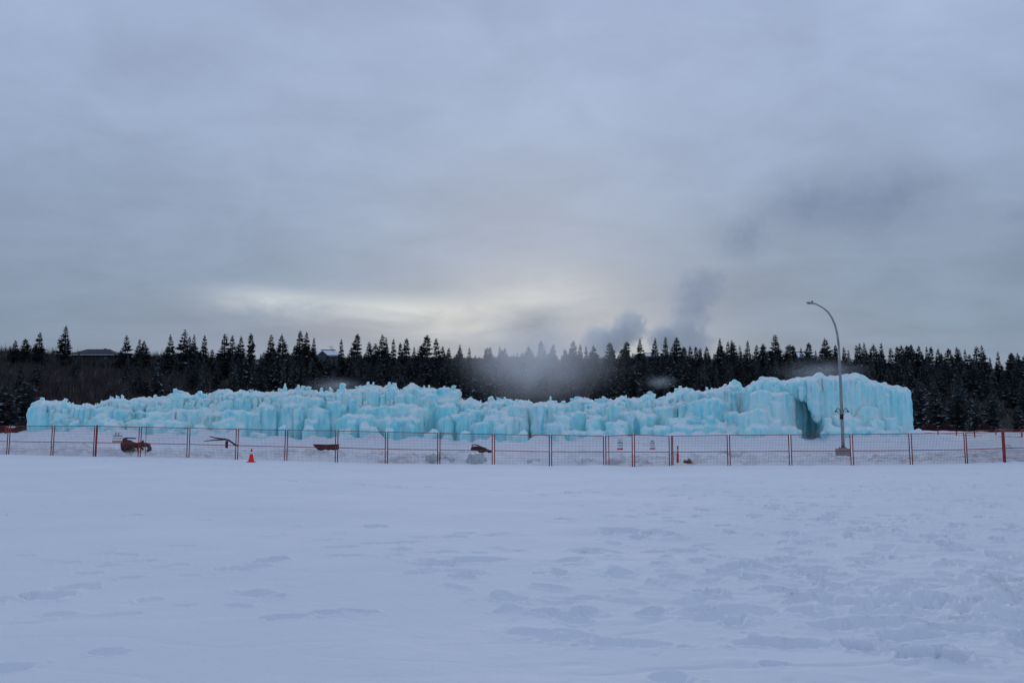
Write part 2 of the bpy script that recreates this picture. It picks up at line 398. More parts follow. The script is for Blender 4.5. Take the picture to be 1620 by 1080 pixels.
rng = np.random.default_rng(11)
def snow_ground():
    th = np.concatenate([np.linspace(-math.pi, -0.68, 120, endpoint=False), np.linspace(-0.68, 0.68, 1150), np.linspace(0.68, math.pi, 121)[1:-1]])
    ra = np.linspace(0.35, 4.5, 22, endpoint=False)
    rb = 1 / np.linspace(1 / 4.5, 1 / 60, 560, endpoint=False)
    rc = np.geomspace(60, 210, 70)
    r = np.concatenate([ra, rb, rc])
    T, Rr = np.meshgrid(th, r)
    X, Y = np.sin(T) * Rr, np.cos(T) * Rr
    Z = ground(X, Y)
    # soft undulation, more on the trampled right-hand side
    tr = sstep((X / np.maximum(Y, 1) + 0.10) / 0.5)
    near = 1 - sstep((Rr - 30) / 14)
    Z += near * (0.045 * fbm(X / 6, Y / 4, oct=3, seed=3) + 0.012 * fbm(X / 1.3, Y / 0.9, oct=3, seed=9) * (0.4 + tr))
    lump = fbm(X / 0.55, Y / 0.42, oct=3, seed=21)
    Z += near * 0.028 * np.maximum(lump - 0.12, 0) * (0.15 + 0.85 * tr)
    rid = 1 - np.abs(fbm(X / 2.4, Y / 0.8, oct=3, seed=31)); Z -= near * 0.02 * np.maximum(rid - 0.82, 0) / 0.18 * (0.25 + 0.75 * tr)
    yf = np.interp(np.clip(X / np.maximum(Y, 0.5), -0.9, 0.9), _fu, _fy)
    # shovelled bank behind the fence: lumps and clods
    bk = sstep((Y - yf - 0.2) / 0.8) * (1 - sstep((Y - 49.3) / 1.2)) * (Y > 0)
    Z += bk * (0.17 * fbm(X / 0.6, Y / 0.45, oct=4, seed=41) + 0.20 * np.maximum(fbm(X / 1.6, Y / 1.2, oct=3, seed=43), 0))
    yard = sstep((Y - 50) / 2) * (1 - sstep((Y - 95) / 15)) * (Y > 0)
    Z += yard * (0.10 * fbm(X / 1.8, Y / 1.5, oct=4, seed=51) + 0.25 * np.maximum(fbm(X / 4, Y / 2.5, oct=3, seed=53), 0) * sstep((Y - 60) / 5) + .7 * np.maximum(fbm(X / 2.2, Y / 1.6, oct=3, seed=57) - .1, 0) * np.exp(-((Y - 67) / 2.8) ** 2) * sstep((X / np.maximum(Y, 1) + .575) / .03))
    # prints and clods stamped in small windows of the grid
    def stamp(px, py, ang, lx, ly, depth, rim=0.25):
        R0 = math.hypot(px, py); T0 = math.atan2(px, py); e = max(lx, ly) * 2.6
        i0, i1 = np.searchsorted(r, R0 - e), np.searchsorted(r, R0 + e)
        j0, j1 = np.searchsorted(th, T0 - e / R0), np.searchsorted(th, T0 + e / R0)
        if i1 <= i0 or j1 <= j0: return
        xs, ys = X[i0:i1, j0:j1] - px, Y[i0:i1, j0:j1] - py
        a, b = xs * math.cos(ang) + ys * math.sin(ang), -xs * math.sin(ang) + ys * math.cos(ang)
        q = np.sqrt((a / lx) ** 2 + (b / ly) ** 2) * (1 + 0.34 * vnoise(xs * 6 + px * 9, ys * 6 + py * 7) + 0.2 * vnoise(xs * 17 + px * 5, ys * 17 + py * 3))
        Z[i0:i1, j0:j1] += -1.5 * depth * np.exp(-q ** 6) * np.clip(.68 - .22 * b * np.sign(math.cos(ang)) / ly, .3, 1.0) + depth * rim * np.exp(-((q - 1.35) / 0.3) ** 2)
    rr = random.Random(5)
    G = lambda px, py: (lambda Y0: Vector((U(px) * Y0, Y0)))(EYE * F / (py - HORIZON))
    def trail(p0, p1, step=0.62, depth=0.09, wob=0.25, drag=0.3):
        p0, p1 = Vector(p0), Vector(p1); L = (p1 - p0).length; d = (p1 - p0).normalized(); nrm = Vector((-d.y, d.x)); n = int(L / step)
        ang = math.atan2(d.y, d.x)
        for i in range(n):
            if rr.random() < .12: continue
            c = p0 + d * (i * step + rr.uniform(-.12, .12)) + nrm * ((0.13 if i % 2 else -0.13) + math.sin(i * 0.23) * wob + rr.uniform(-.08, .08))
            stamp(c.x, c.y, ang + rr.uniform(-.35, .35), 0.17 * rr.uniform(.8, 1.2 + drag), 0.10 * rr.uniform(.8, 1.3), depth * rr.uniform(.45, 1.15))
    trail(G(1760, 1000), G(1130, 870), depth=0.085); trail(G(1700, 900), G(1180, 800), depth=0.10); trail(G(1010, 1010), G(620, 860), depth=0.045)
    trail(G(1100, 930), G(1480, 800), depth=0.09); trail(G(-10, 938), G(115, 925), depth=0.09, step=0.5)
    trail(G(540, 865), G(860, 840), depth=0.05, step=0.5, drag=1.2); trail(G(60, 970), G(420, 945), depth=0.022, step=0.45, drag=.8)
    trail(G(430, 768), G(900, 778), depth=0.10, step=0.8, drag=.8); trail(G(900, 778), G(1620, 800), depth=0.12, step=0.8, drag=.8)
    trail(G(1250, 820), G(1680, 850), depth=0.11); trail(G(1350, 780), G(1700, 775), depth=0.12); trail(G(170, 742), G(560, 752), depth=0.12)
    trail(G(1150, 790), G(1560, 870), depth=0.10); trail(G(1640, 830), G(1200, 900), depth=0.09); trail(G(1620, 880), G(1300, 960), depth=.08)
    for _ in range(420):
        px = 1620 - 760 * rr.random() ** 1.4; py = 742 + 230 * rr.random() ** 1.5
        p = G(px + rr.uniform(-60, 120), py)
        stamp(p.x, p.y, rr.uniform(0, 3.1), rr.uniform(.09, .24), rr.uniform(.06, .13), rr.uniform(.02, .09))
    for _ in range(90):
        p = G(rr.uniform(-50, 1000), rr.uniform(742, 960))
        stamp(p.x, p.y, rr.uniform(-.4, .4), rr.uniform(.10, .25), rr.uniform(.06, .11), rr.uniform(.012, .045))
    # deep old prints near the camera, slumped on the far side and sharp on the near lip
    for px, py, a, lx, ly, d in [(1455, 1024, .05, .20, .17, .19), (1346, 1006, -.1, .11, .13, .14), (1203, 1035, .1, .075, .06, .07), (1050, 1050, .1, .15, .09, .055), (1570, 912, .5, .19, .16, .20), (1380, 972, .1, .26, .13, .10), (1425, 990, -.05, .26, .10, .10),
                                 (1500, 985, -.08, .30, .10, .10), (1590, 968, 0, .40, .15, .13), (1310, 975, .1, .24, .10, .08), (1225, 1000, .1, .30, .09, .07), (1440, 940, 0, .4, .13, .08), (1270, 935, .1, .26, .11, .07), (1620, 1000, -.2, .25, .16, .12),
                                 (835, 986, -.3, .22, .10, .07), (870, 994, -.3, .16, .07, .05), (990, 1002, -.1, .36, .10, .06), (1110, 962, .5, .20, .13, .06), (1170, 952, -.3, .22, .13, .06), (1340, 945, 0, .35, .13, .07), (1600, 940, 0, .42, .18, .10), (45, 1035, .3, .14, .10, .05),
                                 (595, 833, .2, .17, .15, .12), (437, 888, .9, .20, .11, .11), (100, 932, .2, .2, .11, .10), (152, 920, .1, .14, .10, .05), (190, 1012, 0, .12, .06, .04), (418, 928, -.1, .2, .1, .07), (460, 962, 0, .16, .08, .05), (690, 890, 0, .25, .13, .06), (760, 885, .1, .3, .13, .06),
                                 (930, 868, 0, .22, .12, .07), (985, 840, 0, .3, .15, .09), (1075, 866, .1, .25, .14, .06)]:
        p = G(px, py); stamp(p.x, p.y, a, lx * 1.05, ly * 1.35, d * (1.75 if px > 1180 else 1.2), .10)
    nR, nT = len(r), len(th)
    idx = np.arange(nR * nT).reshape(nR, nT)
    nx = np.concatenate([idx[:, 1:], idx[:, :1]], 1)
    q = np.stack([idx[:-1], nx[:-1], nx[1:], idx[1:]], -1).reshape(-1, 4)[:, ::-1]
    V = np.stack([X, Y, Z], -1).reshape(-1, 3)
    V = np.concatenate([V, [[0, 0, 0]]]); c = len(V) - 1
    tri = np.stack([idx[0], nx[0], np.full(nT, c)], -1)
    o = np_mesh('ground', V, [q, tri], M['snow'], smooth=True)
    un = X / np.maximum(Y, .5)
    dirt = bk * (0.65 + 0.55 * fbm(X / 5, Y / 5, oct=2, seed=61)) * 0.95
    yd = yard * (0.25 + 0.5 * np.maximum(fbm(X / 6, Y / 2.5, oct=3, seed=71), 0)) * 0.55
    dv = np.concatenate([np.clip(dirt + yd, 0, 1).ravel(), [0]]).astype(np.float32)
    a = o.data.attributes.new('dirt', 'FLOAT', 'POINT'); a.data.foreach_set('value', dv)
    tag(o, kind='structure')
snow_ground()

# hillside of the river valley
_ridge = np.array([(-400, 556), (0, 556), (60, 558), (200, 566), (420, 566), (640, 566), (840, 568), (1000, 566), (1250, 572), (1450, 578), (1620, 588), (2100, 592)], float)
Y0H, Y1H = 165.0, 335.0
_zr = np.array([zat(p, Y1H) for p in _ridge[:, 1]])
def hill(x, y):
    x = np.asarray(x, float); y = np.asarray(y, float)
    zr = np.interp(np.clip(x / y, -1.2, 1.2), U(_ridge[:, 0]), _zr)
    t = (y - Y0H) / (Y1H - Y0H)
    s = np.where(t < 0, 0, np.where(t < 1, t + 0.06 * np.sin(np.clip(t, 0, 1) * 6.28), 1.0))
    z = 1.5 + (zr - 1.5) * s + np.where(t > 0, 0.7 * fbm(x / 18, y / 18, oct=3, seed=81), 0) * np.clip(t * 5, 0, 1)
    return z - np.where(y < Y0H, (Y0H - y) * 0.05, 0) - np.where(y > 345, (y - 345) * 0.03, 0)
def hz(x, y): return float(hill(x, y))
def hillside():
    u = np.linspace(-1.5, 1.5, 420); y = np.concatenate([np.linspace(150, 350, 150), np.geomspace(353, 900, 25)])
    Uu, Y = np.meshgrid(u, y); X = Uu * Y
    V = np.stack([X, Y, hill(X, Y)], -1).reshape(-1, 3)
    i = np.arange(len(V)).reshape(Y.shape)
    q = np.stack([i[:-1, :-1], i[:-1, 1:], i[1:, 1:], i[1:, :-1]], -1).reshape(-1, 4)
    tag(np_mesh('hillside', V, [q], M['hill'], smooth=True), kind='structure')
hillside()

# ------------------------------------------------------------------ ice castle
SIL = [(51, 645), (52.5, 637), (58, 633), (65, 631.7), (79, 632), (91, 634), (106, 633), (113, 637), (117, 641), (125, 640), (135, 638.4), (147, 641), (154, 637.7), (166, 632), (173, 628), (182, 630), (185, 629), (189, 632), (193, 630), (198, 631),
       (200, 640), (203, 636.5), (211, 630), (219, 627), (227, 626.4), (231, 631), (241, 629), (249, 625), (260, 629), (267, 626.4), (271, 621.6), (280, 615.5), (291, 621.5), (303, 624), (315, 621), (318, 625), (322, 627), (335, 624), (340, 619.6), (349, 613),
       (358, 612), (366, 618), (382, 618.4), (401, 619.6), (415, 621), (430, 620.4), (440, 619.6), (446, 618), (458, 617), (466, 614), (475, 613), (488, 615.5), (501, 619), (512, 618.5), (526, 620.4), (530, 622), (537, 616.8), (544, 612), (555, 618), (558, 614), (572, 612), (578, 609.5),
       (588, 609), (602, 611), (608, 614), (615, 607), (622, 608), (627, 612), (629, 620), (634, 616), (638, 619.6), (642, 610.7), (646, 606.4), (654, 607), (662, 610.7), (663, 619.6), (666, 619), (672, 613), (684, 614.3), (692, 614.3), (692.7, 623.5), (698.7, 623.5), (699.4, 611.5), (703.5, 610),
       (706, 615), (712, 615), (713, 610.7), (718, 610), (721, 614.3), (724.7, 616.3), (725.2, 633.6), (744, 631), (754, 632.4), (756, 637.7), (766, 635), (772, 633.6), (775.7, 628), (780, 630), (782.5, 635), (790, 631), (806, 629.5), (817, 633), (825, 634.8), (833, 632), (840, 636), (845.5, 643.7),
       (848, 638.4), (853, 636), (859, 638.4), (868, 634), (876, 634), (886, 637.7), (892, 635), (897, 636.5), (910, 630), (923, 628), (936, 630), (938, 636), (941, 635), (948, 630.7), (958, 630), (968, 633.6), (975, 631), (985, 627.6), (995, 628.8), (1006, 628), (1014, 631.7), (1016, 627.6), (1025, 620.4),
       (1029, 621), (1031, 626.4), (1040, 636), (1042, 628.8), (1049, 629.3), (1059, 624.5), (1070, 619.2), (1071, 614), (1083, 614), (1092, 614.3), (1098.6, 617.2), (1104.6, 615.5), (1113, 618.7), (1121, 615), (1140, 616.8), (1143, 612), (1155, 606), (1162, 602.3), (1171, 605.2), (1173, 615.5), (1180, 615.5),
       (1184, 609.5), (1194, 600), (1207, 594.6), (1214, 598.7), (1218, 595.5), (1230, 596), (1232, 605), (1241, 604), (1250, 599), (1269, 595.5), (1282, 596), (1288, 592.5), (1295, 590.5), (1303, 595.5), (1307, 597), (1319, 594), (1340, 594), (1346, 591.7), (1358, 593), (1367, 595.5), (1373, 600), (1384, 605.9),
       (1390, 603.5), (1395, 605), (1417, 608.8), (1424, 612.7), (1437, 614.8), (1440, 618)]
SIL = np.array(SIL)
def sil(px): return float(np.interp(px, SIL[:, 0], SIL[:, 1]))
_cb = _pc
def cbase(px): return float(np.interp(px, _cb[:, 0], _cb[:, 1]))
rc = random.Random(77)
class Ice:
    def __init__(s): s.V, s.Fc, s.n = [], [], 0
    def column(s, x, y, z0, z1, r, dome=0.6, lean=0.0, n=12, flare=0.15):
        h = z1 - z0
        if h < 0.1: return
        ks = [0, .2, .45, .7, .88]; rows = []
        dh = min(r * dome, h * 0.45)
        for k in ks: rows.append((z0 + (h - dh) * k, r * (1 + flare * (1 - k) + rc.uniform(-.12, .12))))
        for a in (0, 30, 55, 75): rows.append((z1 - dh + dh * math.sin(R(a)), r * math.cos(R(a)) * rc.uniform(.93, 1.05)))
        ph = rc.uniform(0, 6.28); V = []
        for i, (z, rr) in enumerate(rows):
            for j in range(n):
                t = 2 * math.pi * j / n + ph
                q = rr * (1 + 0.13 * math.sin(3 * t + ph * 5) + rc.uniform(-.05, .05))
                V.append((x + q * math.cos(t) + lean * (z - z0), y + q * math.sin(t), z))
        b = s.n; m = len(rows)
        fs = []
        for i in range(m - 1):
            for j in range(n):
                fs.append((b + i * n + j, b + i * n + (j + 1) % n, b + (i + 1) * n + (j + 1) % n, b + (i + 1) * n + j))
        V.append((x + lean * h, y, z1)); V.append((x, y, z0 - .05))
        tp, bt = b + m * n, b + m * n + 1
        tr = []
        for j in range(n):
            tr.append((b + (m - 1) * n + j, b + (m - 1) * n + (j + 1) % n, tp)); tr.append((b + (j + 1) % n, b + j, bt))
        s.V += V; s.Fc += fs; s.Fc += tr; s.n += len(V)
    def blobs(s, x, y, z, r, k=1.0):
        s.column(x, y, z - r * 0.9, z + r * 0.9 * k, r, dome=0.85, flare=-.25, n=10)
    def remesh(s, me, voxel):
        o = bpy.data.objects.new('raw', me); COL.objects.link(o)
        md = o.modifiers.new('remesh', 'REMESH'); md.mode = 'VOXEL'; md.voxel_size = voxel; md.adaptivity = 0
        dg = bpy.context.evaluated_depsgraph_get()
        ev = bpy.data.meshes.new_from_object(o.evaluated_get(dg))
        bpy.data.objects.remove(o); bpy.data.meshes.remove(me)
        return ev
    def swell(s, me, k, smooth=0):
        n = len(me.vertices); V = np.empty(n * 3, np.float32); me.vertices.foreach_get('co', V); V = V.reshape(-1, 3).astype(np.float64)
        N = np.empty(n * 3, np.float32); me.vertex_normals.foreach_get('vector', N)
        V += N.reshape(-1, 3) * k
        if smooth:
            E = np.empty(len(me.edges) * 2, np.int32); me.edges.foreach_get('vertices', E); E = E.reshape(-1, 2)
            deg = np.bincount(E.ravel(), minlength=n)[:, None].clip(1)
            for _ in range(smooth):
                A = np.stack([np.bincount(E[:, 0], V[E[:, 1], c], n) + np.bincount(E[:, 1], V[E[:, 0], c], n) for c in range(3)], -1) / deg
                V = V * .4 + A * .6
        me.vertices.foreach_set('co', V.astype(np.float32).ravel()); me.update()
    def build(s, name, parent, voxel=0.085, amp=1.0, soft=None, extra=None):
        me = bpy.data.meshes.new('raw'); me.from_pydata(s.V, [], s.Fc); me.update()
        if soft:                                             # ice that has run together: narrow gaps filled, ledges rounded
            ev = s.remesh(me, .11); s.swell(ev, soft)
            ev = s.remesh(ev, .11); s.swell(ev, -soft, 5)
            if extra is not None and extra.V:
                nv = len(ev.vertices); co = np.empty(nv * 3, np.float32); ev.vertices.foreach_get('co', co)
                fs = [tuple(p.vertices) for p in ev.polygons] + [tuple(i + nv for i in f) for f in extra.Fc]
                me = bpy.data.meshes.new('raw'); me.from_pydata(co.reshape(-1, 3).tolist() + extra.V, [], fs); me.update(); bpy.data.meshes.remove(ev)
            else: me = ev
        ev = s.remesh(me, voxel)
        n = len(ev.vertices); V = np.empty(n * 3, np.float32); ev.vertices.foreach_get('co', V); V = V.reshape(-1, 3).astype(np.float64)
        N = np.empty(n * 3, np.float32); ev.vertex_normals.foreach_get('vector', N); N = N.reshape(-1, 3)
        x, y, z = V.T
        side = 1 - np.clip((N[:, 2] - .25) / .5, 0, 1)
        fl = 1 - np.abs(vnoise(x * 1.5, y * 1.5, z * .16, 5)) * 1.6
        f2 = 1 - np.abs(vnoise(x * 3.6 + 9, y * 3.6, z * .30, 6)) * 1.7
        lump = vnoise(x * 1.1, y * 1.1, z * .9, 7) * .6 + vnoise(x * 2.6, y * 2.6, z * 2.6, 8) * .5
        f3 = 1 - np.abs(vnoise(x * 7.5 + 3, y * 7.5, z * .5, 9)) * 1.7
        d = side * (0.12 * fl + 0.15 * f2 + .07 * f3) + (1 - side) * (.16 * lump + .08 * vnoise(x * 5, y * 5, z * 5, 11)) + .08 * lump
        V += N * ((d - 0.06) * amp)[:, None]
        ev.vertices.foreach_set('co', V.astype(np.float32).ravel())
        ev.materials.clear(); ev.materials.append(M['ice'])
        ev.polygons.foreach_set('use_smooth', np.ones(len(ev.polygons), bool))
        ev.update(); ev.name = name
        ob = bpy.data.objects.new(name, ev); COL.objects.link(ob); ob.parent = parent
        return ob

castle = empty('ice_castle', (0, YC, 1.0))
tag(castle, 'long pale blue ice castle of fluted frozen walls and icicles behind the red fence', 'ice castle')
inv = Matrix.Translation((0, -YC, -1.0))
class CIce(Ice):
    ex = None
    def put(s, px, ytop, Y, r, ybase=None, **k):
        p = at(px, ytop, Y)
        zb = (gz(p.x, Y) - 0.4) if ybase is None else zat(ybase, Y)
        s.column(p.x, Y - YC, zb - 1.0, p.z - 1.0 + 0.03, r, **k)
    def lump(s, px, py, Y, r, k=1.0):
        p = at(px, py, Y); s.blobs(p.x, Y - YC, p.z - 1.0, r, k)
    def rib(s, px, ytop, Y, ybase=None):
        s.put(px, ytop, Y, rc.uniform(.10, .19), ybase, n=6, dome=1.6, flare=rc.uniform(-.2, .3))
    def blob(s, p0, p1, ytop, Y, ybase=None, arch=9.0, rows=2):
        """a rounded draped mass across p0..p1 in photo pixels"""
        st = 5.0; n = max(2, int((p1 - p0) / st))
        for k in range(n + 1):
            t = 2 * k / n - 1; px = p0 + (p1 - p0) * k / n
            top = ytop + arch * (1 - math.sqrt(max(0, 1 - t * t * .96))) + rc.uniform(-1.2, 1.6)
            for j in range(rows):
                yy = Y + j * .6 + (t * t) * .9 + rc.uniform(-.15, .15)
                if cbase(px) - top > 4: s.put(px + rc.uniform(-1.5, 1.5), top, yy, rc.uniform(.26, .42), ybase)
        for k in range(int(n * 1.6)):
            t = rc.uniform(-1, 1); px = (p0 + p1) / 2 + t * (p1 - p0) / 2
            (s.ex or s).rib(px, ytop + arch * (1 - math.sqrt(1 - t * t * .96)) + rc.uniform(-2.0, 12), Y + t * t * .9 - rc.uniform(.22, .45), ybase)
        for k in range(max(2, n // 2)):
            t = rc.uniform(-.85, .85); px = (p0 + p1) / 2 + t * (p1 - p0) / 2
            s.lump(px, ytop + arch * (1 - math.sqrt(1 - t * t)) + rc.uniform(2, 7), Y - rc.uniform(-.1, .35), rc.uniform(.16, .30))

SECT = [(51, 204, 74.5), (196, 345, 76), (335, 532, 76), (524, 727, 76), (724, 850, 75.5), (844, 1046, 75.5), (1038, 1186, 75)]
BLOBS = [(82, 142, 660, 1.6), (144, 204, 643, 2), (150, 172, 655, 3), (166, 190, 662, 4), (200, 243, 663, 4.5), (214, 236, 648, 2), (236, 270, 652, 3), (255, 292, 665, 5), (268, 300, 646, 3), (296, 333, 645, 3.2),
         (318, 352, 655, 4.2), (340, 405, 648, 4), (350, 372, 660, 5), (405, 440, 640, 2.5), (440, 512, 625, 2.2), (452, 480, 637, 3.2), (486, 520, 645, 3), (516, 545, 634, 2), (538, 600, 655, 4), (566, 612, 641, 2.6), (596, 626, 640, 3.2), (604, 640, 660, 4.6), (620, 662, 637, 3),
         (640, 664, 660, 4.5), (655, 672, 645, 3.5), (672, 696, 633, 2), (692, 720, 638, 3), (700, 718, 660, 4.4), (716, 745, 652, 3.8), (730, 762, 646, 2.5), (750, 775, 668, 4.8), (772, 801, 648, 3.5), (796, 832, 640, 2), (800, 828, 660, 3.4), (845, 860, 638, 2.6), (864, 892, 637, 2),
         (877, 906, 652, 3), (864, 893, 668, 4.2), (890, 925, 681, 5), (905, 930, 650, 2.4), (915, 962, 682, 5.4), (932, 958, 655, 3), (955, 985, 640, 2), (984, 1014, 650, 3), (1010, 1042, 654, 3.2), (1022, 1060, 674, 5), (1038, 1064, 641, 2), (1060, 1086, 660, 4), (1070, 1098, 632, 1.6),
         (1082, 1108, 656, 3.4), (1097, 1146, 629, 3.4), (1062, 1112, 673, 5.2), (1100, 1150, 671, 5.6), (1148, 1182, 652, 4), (1143, 1173, 615, 1.4), (1150, 1188, 676, 5.8)]
NOTCH = []
for a, b, Ys in SECT:
    I = CIce(); X_ = CIce()
    px = a
    while px <= b:
        t = sil(px)
        I.put(max(px, 57), t + rc.uniform(-1.5, 2), Ys + rc.uniform(-.25, .35), rc.uniform(.20, .30), dome=.5)
        if rc.random() < .75:
            t2 = max(sil(px - 6), t, sil(px + 6)) + rc.uniform(.5, 4)
            I.put(px if px > 60 else 62, t2, Ys - rc.uniform(.2, .8), rc.uniform(.34, .55), flare=.1 if px > 150 else 0)
            I.put(px if px > 60 else 62, t2 + rc.uniform(0, 5), Ys + rc.uniform(.7, 1.6), rc.uniform(.4, .6))
        if rc.random() < .30:
            t2 = max(sil(px - 8), t, sil(px + 8)) + rc.uniform(5, 30)
            I.put(max(px, 64), t2, Ys - rc.uniform(.9, 1.6), rc.uniform(.3, .6))
        px += 3.2
    for _ in range(int((b - a) * 1.3)):                      # thin icicle ribs down the faces
        px = rc.uniform(a + 3, b); X_.rib(px, max(sil(px - 4), sil(px), sil(px + 4)) + rc.uniform(1, 30), Ys - rc.uniform(.7, 1.7))
    for _ in range(int((b - a) / 7)):                        # little upright icicles and knobs along the crest
        px = rc.uniform(a + 4, b - 2); X_.put(px, sil(px) - abs(rc.gauss(0, 2.2)), Ys + rc.uniform(-.5, .3), rc.uniform(.08, .17), sil(px) + 10, n=7, dome=rc.choice((.8, 2.5)))
    I.build('ice_wall', castle, soft=.12, extra=X_)
    J = CIce(); J.ex = CIce()
    for p0, p1, yt, f in BLOBS:
        c = (p0 + p1) / 2
        if a <= c < b - 5 or (b == 1186 and c >= a):
            J.blob(p0, p1, yt, Ys - .3 - f * .8, arch=rc.uniform(4, 10))
    for _ in range(int((b - a) / 12)):
        px = rc.uniform(a + 6, b - 4); yt = rc.uniform(max(sil(px) + 14, 650), cbase(px) - 3)
        if b < 206 and px < 150: continue
        fr = (yt - 620) / 75
        q = rc.uniform(.2, .45)
        for k in range(4): J.put(px + rc.uniform(-5, 5), yt + rc.uniform(0, 9), Ys - 1.5 - 4.5 * fr + rc.uniform(-.3, .3), q * rc.uniform(.5, 1), dome=1.1)
    J.build('ice_terrace', castle, soft=.16, extra=J.ex)

# tall block at the far right with the cave mouth
I = CIce()
CAVE = [(1264, 640), (1270, 622), (1276, 622), (1281, 634), (1287, 655), (1293, 662), (1297, 655), (1302, 672), (1307, 690)]
cx_, cy_ = np.array([c[0] for c in CAVE], float), np.array([c[1] for c in CAVE], float)
YB = 69.5
px = 1184.0
while px <= 1440.5:
    t = sil(px); e = min(px - 1183, 1441 - px)
    bow = 1.6 * ((px - 1340) / 100) ** 2 if px > 1340 else 0.8 * ((px - 1340) / 110) ** 2
    Yf = YB + bow + (2.3 * float(sstep((px - 1222) / 50)) if px < 1268 else 0)
    cave = 1267 < px < 1306
    yb = float(np.interp(px, cx_, cy_)) if cave else None
    if not cave or yb - t > 6:
        I.put(min(px, 1433), t + rc.uniform(-2, 2.5), Yf + 1.0 + rc.uniform(-.1, .1), rc.uniform(.20, .32), yb, dome=.5, flare=(-.5 if cave else .1))
        for k in range(2):
            t2 = max(sil(px - 5), t, sil(px + 5)) + rc.uniform(.5, 6 + 7 * k)
            if px > 1428 or px < 1190: break
            I.put(px + rc.uniform(-1, 1), t2, Yf + .55 - .45 * k, rc.uniform(.26, .42), (yb + rc.uniform(-8, 1)) if cave else None, flare=(-.55 if cave else .1))
    for k in range(3):
        if px < 1426: I.put(px, max(sil(px - 6), t, sil(px + 6)) + 1 + k * 1.5, Yf + 1.9 + 1.3 * k + (1.5 if cave else 0), rc.uniform(.4, .6))
    px += 3.4
for px in np.arange(1255, 1312, 4.0):                       # roof over the cave mouth
    for k in range(3): I.put(px, sil(px) + 2, YB + 1.2 + k * 1.1, .6, 628 + rc.uniform(-3, 3), flare=0)
X_ = CIce()
for _ in range(520):
    px = rc.uniform(1186, 1432); cave = 1267 < px < 1307
    bow = 1.6 * ((px - 1340) / 100) ** 2 if px > 1340 else 0.8 * ((px - 1340) / 110) ** 2
    yb = float(np.interp(px, cx_, cy_)) - rc.uniform(-6, 3) if cave else None
    t = max(sil(px - 4), sil(px + 4)) + rc.uniform(1, 36)
    if 1222 < px < 1268: bow += 2.3 * float(sstep((px - 1222) / 50)) - .15
    if not cave or yb - t > 8: X_.rib(px, t, YB + bow - rc.uniform(-.1, .35), yb)
I.build('ice_tower', castle, soft=.10, extra=X_)
J = CIce(); J.ex = CIce()
for p0, p1, yt, f in [(1180, 1214, 647, 1.6), (1186, 1212, 672, 2.6), (1212, 1236, 634, .9), (1226, 1258, 674, 1.6), (1308, 1322, 672, 1.6), (1318, 1346, 652, 1.0), (1336, 1356, 659, 1.6), (1310, 1340, 676, 2.2),
                      (1358, 1384, 642, .7), (1352, 1380, 676, 2), (1392, 1420, 668, 1.2), (1384, 1412, 683, 2.2), (1406, 1430, 684, 1.6), (1222, 1246, 618, .4), (1196, 1216, 616, .9)]:
    J.blob(p0, p1, yt, YB - f + (1.0 if p0 > 1380 else 0), arch=rc.uniform(4, 9))
for _ in range(30):
    px = rc.uniform(1186, 1436)
    if 1255 < px < 1309: continue
    J.put(px, rc.uniform(655, 687), YB - rc.uniform(.3, 1.8), rc.uniform(.18, .36), dome=1.1)
J.build('ice_terrace', castle, soft=.16, extra=J.ex)

def spire(px, ytop, w, Y, ybot):
    I = CIce(); r = w / 2 / F * Y
    for k in range(5):
        f = k / 4
        I.put(px + rc.uniform(-.12, .12) * w, ytop + (ybot - ytop) * f * .8, Y + rc.uniform(-.05, .05), r * (.42 + .58 * f), ybot, dome=1.2, flare=.1)
    I.build('spire', castle, voxel=.05, amp=.25)
for s in [(185, 624.5, 3, 76, 633), (194, 624, 6, 76, 636), (432, 617, 3, 76, 624), (442, 614, 5, 76, 624), (451, 606, 5.5, 76, 624), (471.5, 608.5, 8, 75.8, 622), (482, 611.3, 6, 76, 622), (508, 612.3, 9, 75.8, 625), (523, 612.3, 8, 75.8, 625), (582, 603, 9, 76, 618),
          (590.5, 604, 4, 76, 618), (616, 604, 11, 76, 620), (634, 615, 8, 76, 626), (671, 608.8, 4, 76, 620), (679, 608.5, 7, 76, 622), (703, 610, 8, 76, 626), (717.5, 609.7, 11, 76, 626), (776, 627.8, 10, 75.5, 642), (870.7, 626.5, 4.5, 75.5, 640), (892.5, 633.3, 5, 75.5, 644), (1026, 620, 7, 75.5, 634),
          (267, 625, 4, 76, 634), (314, 620.5, 4, 76, 630), (985, 627, 4, 75.5, 636), (995, 627.8, 4, 75.5, 637), (320, 619, 2, 76.2, 632), (327, 621.5, 2.5, 76.2, 632), (604, 610, 2.2, 76, 622)]:
    spire(*s)

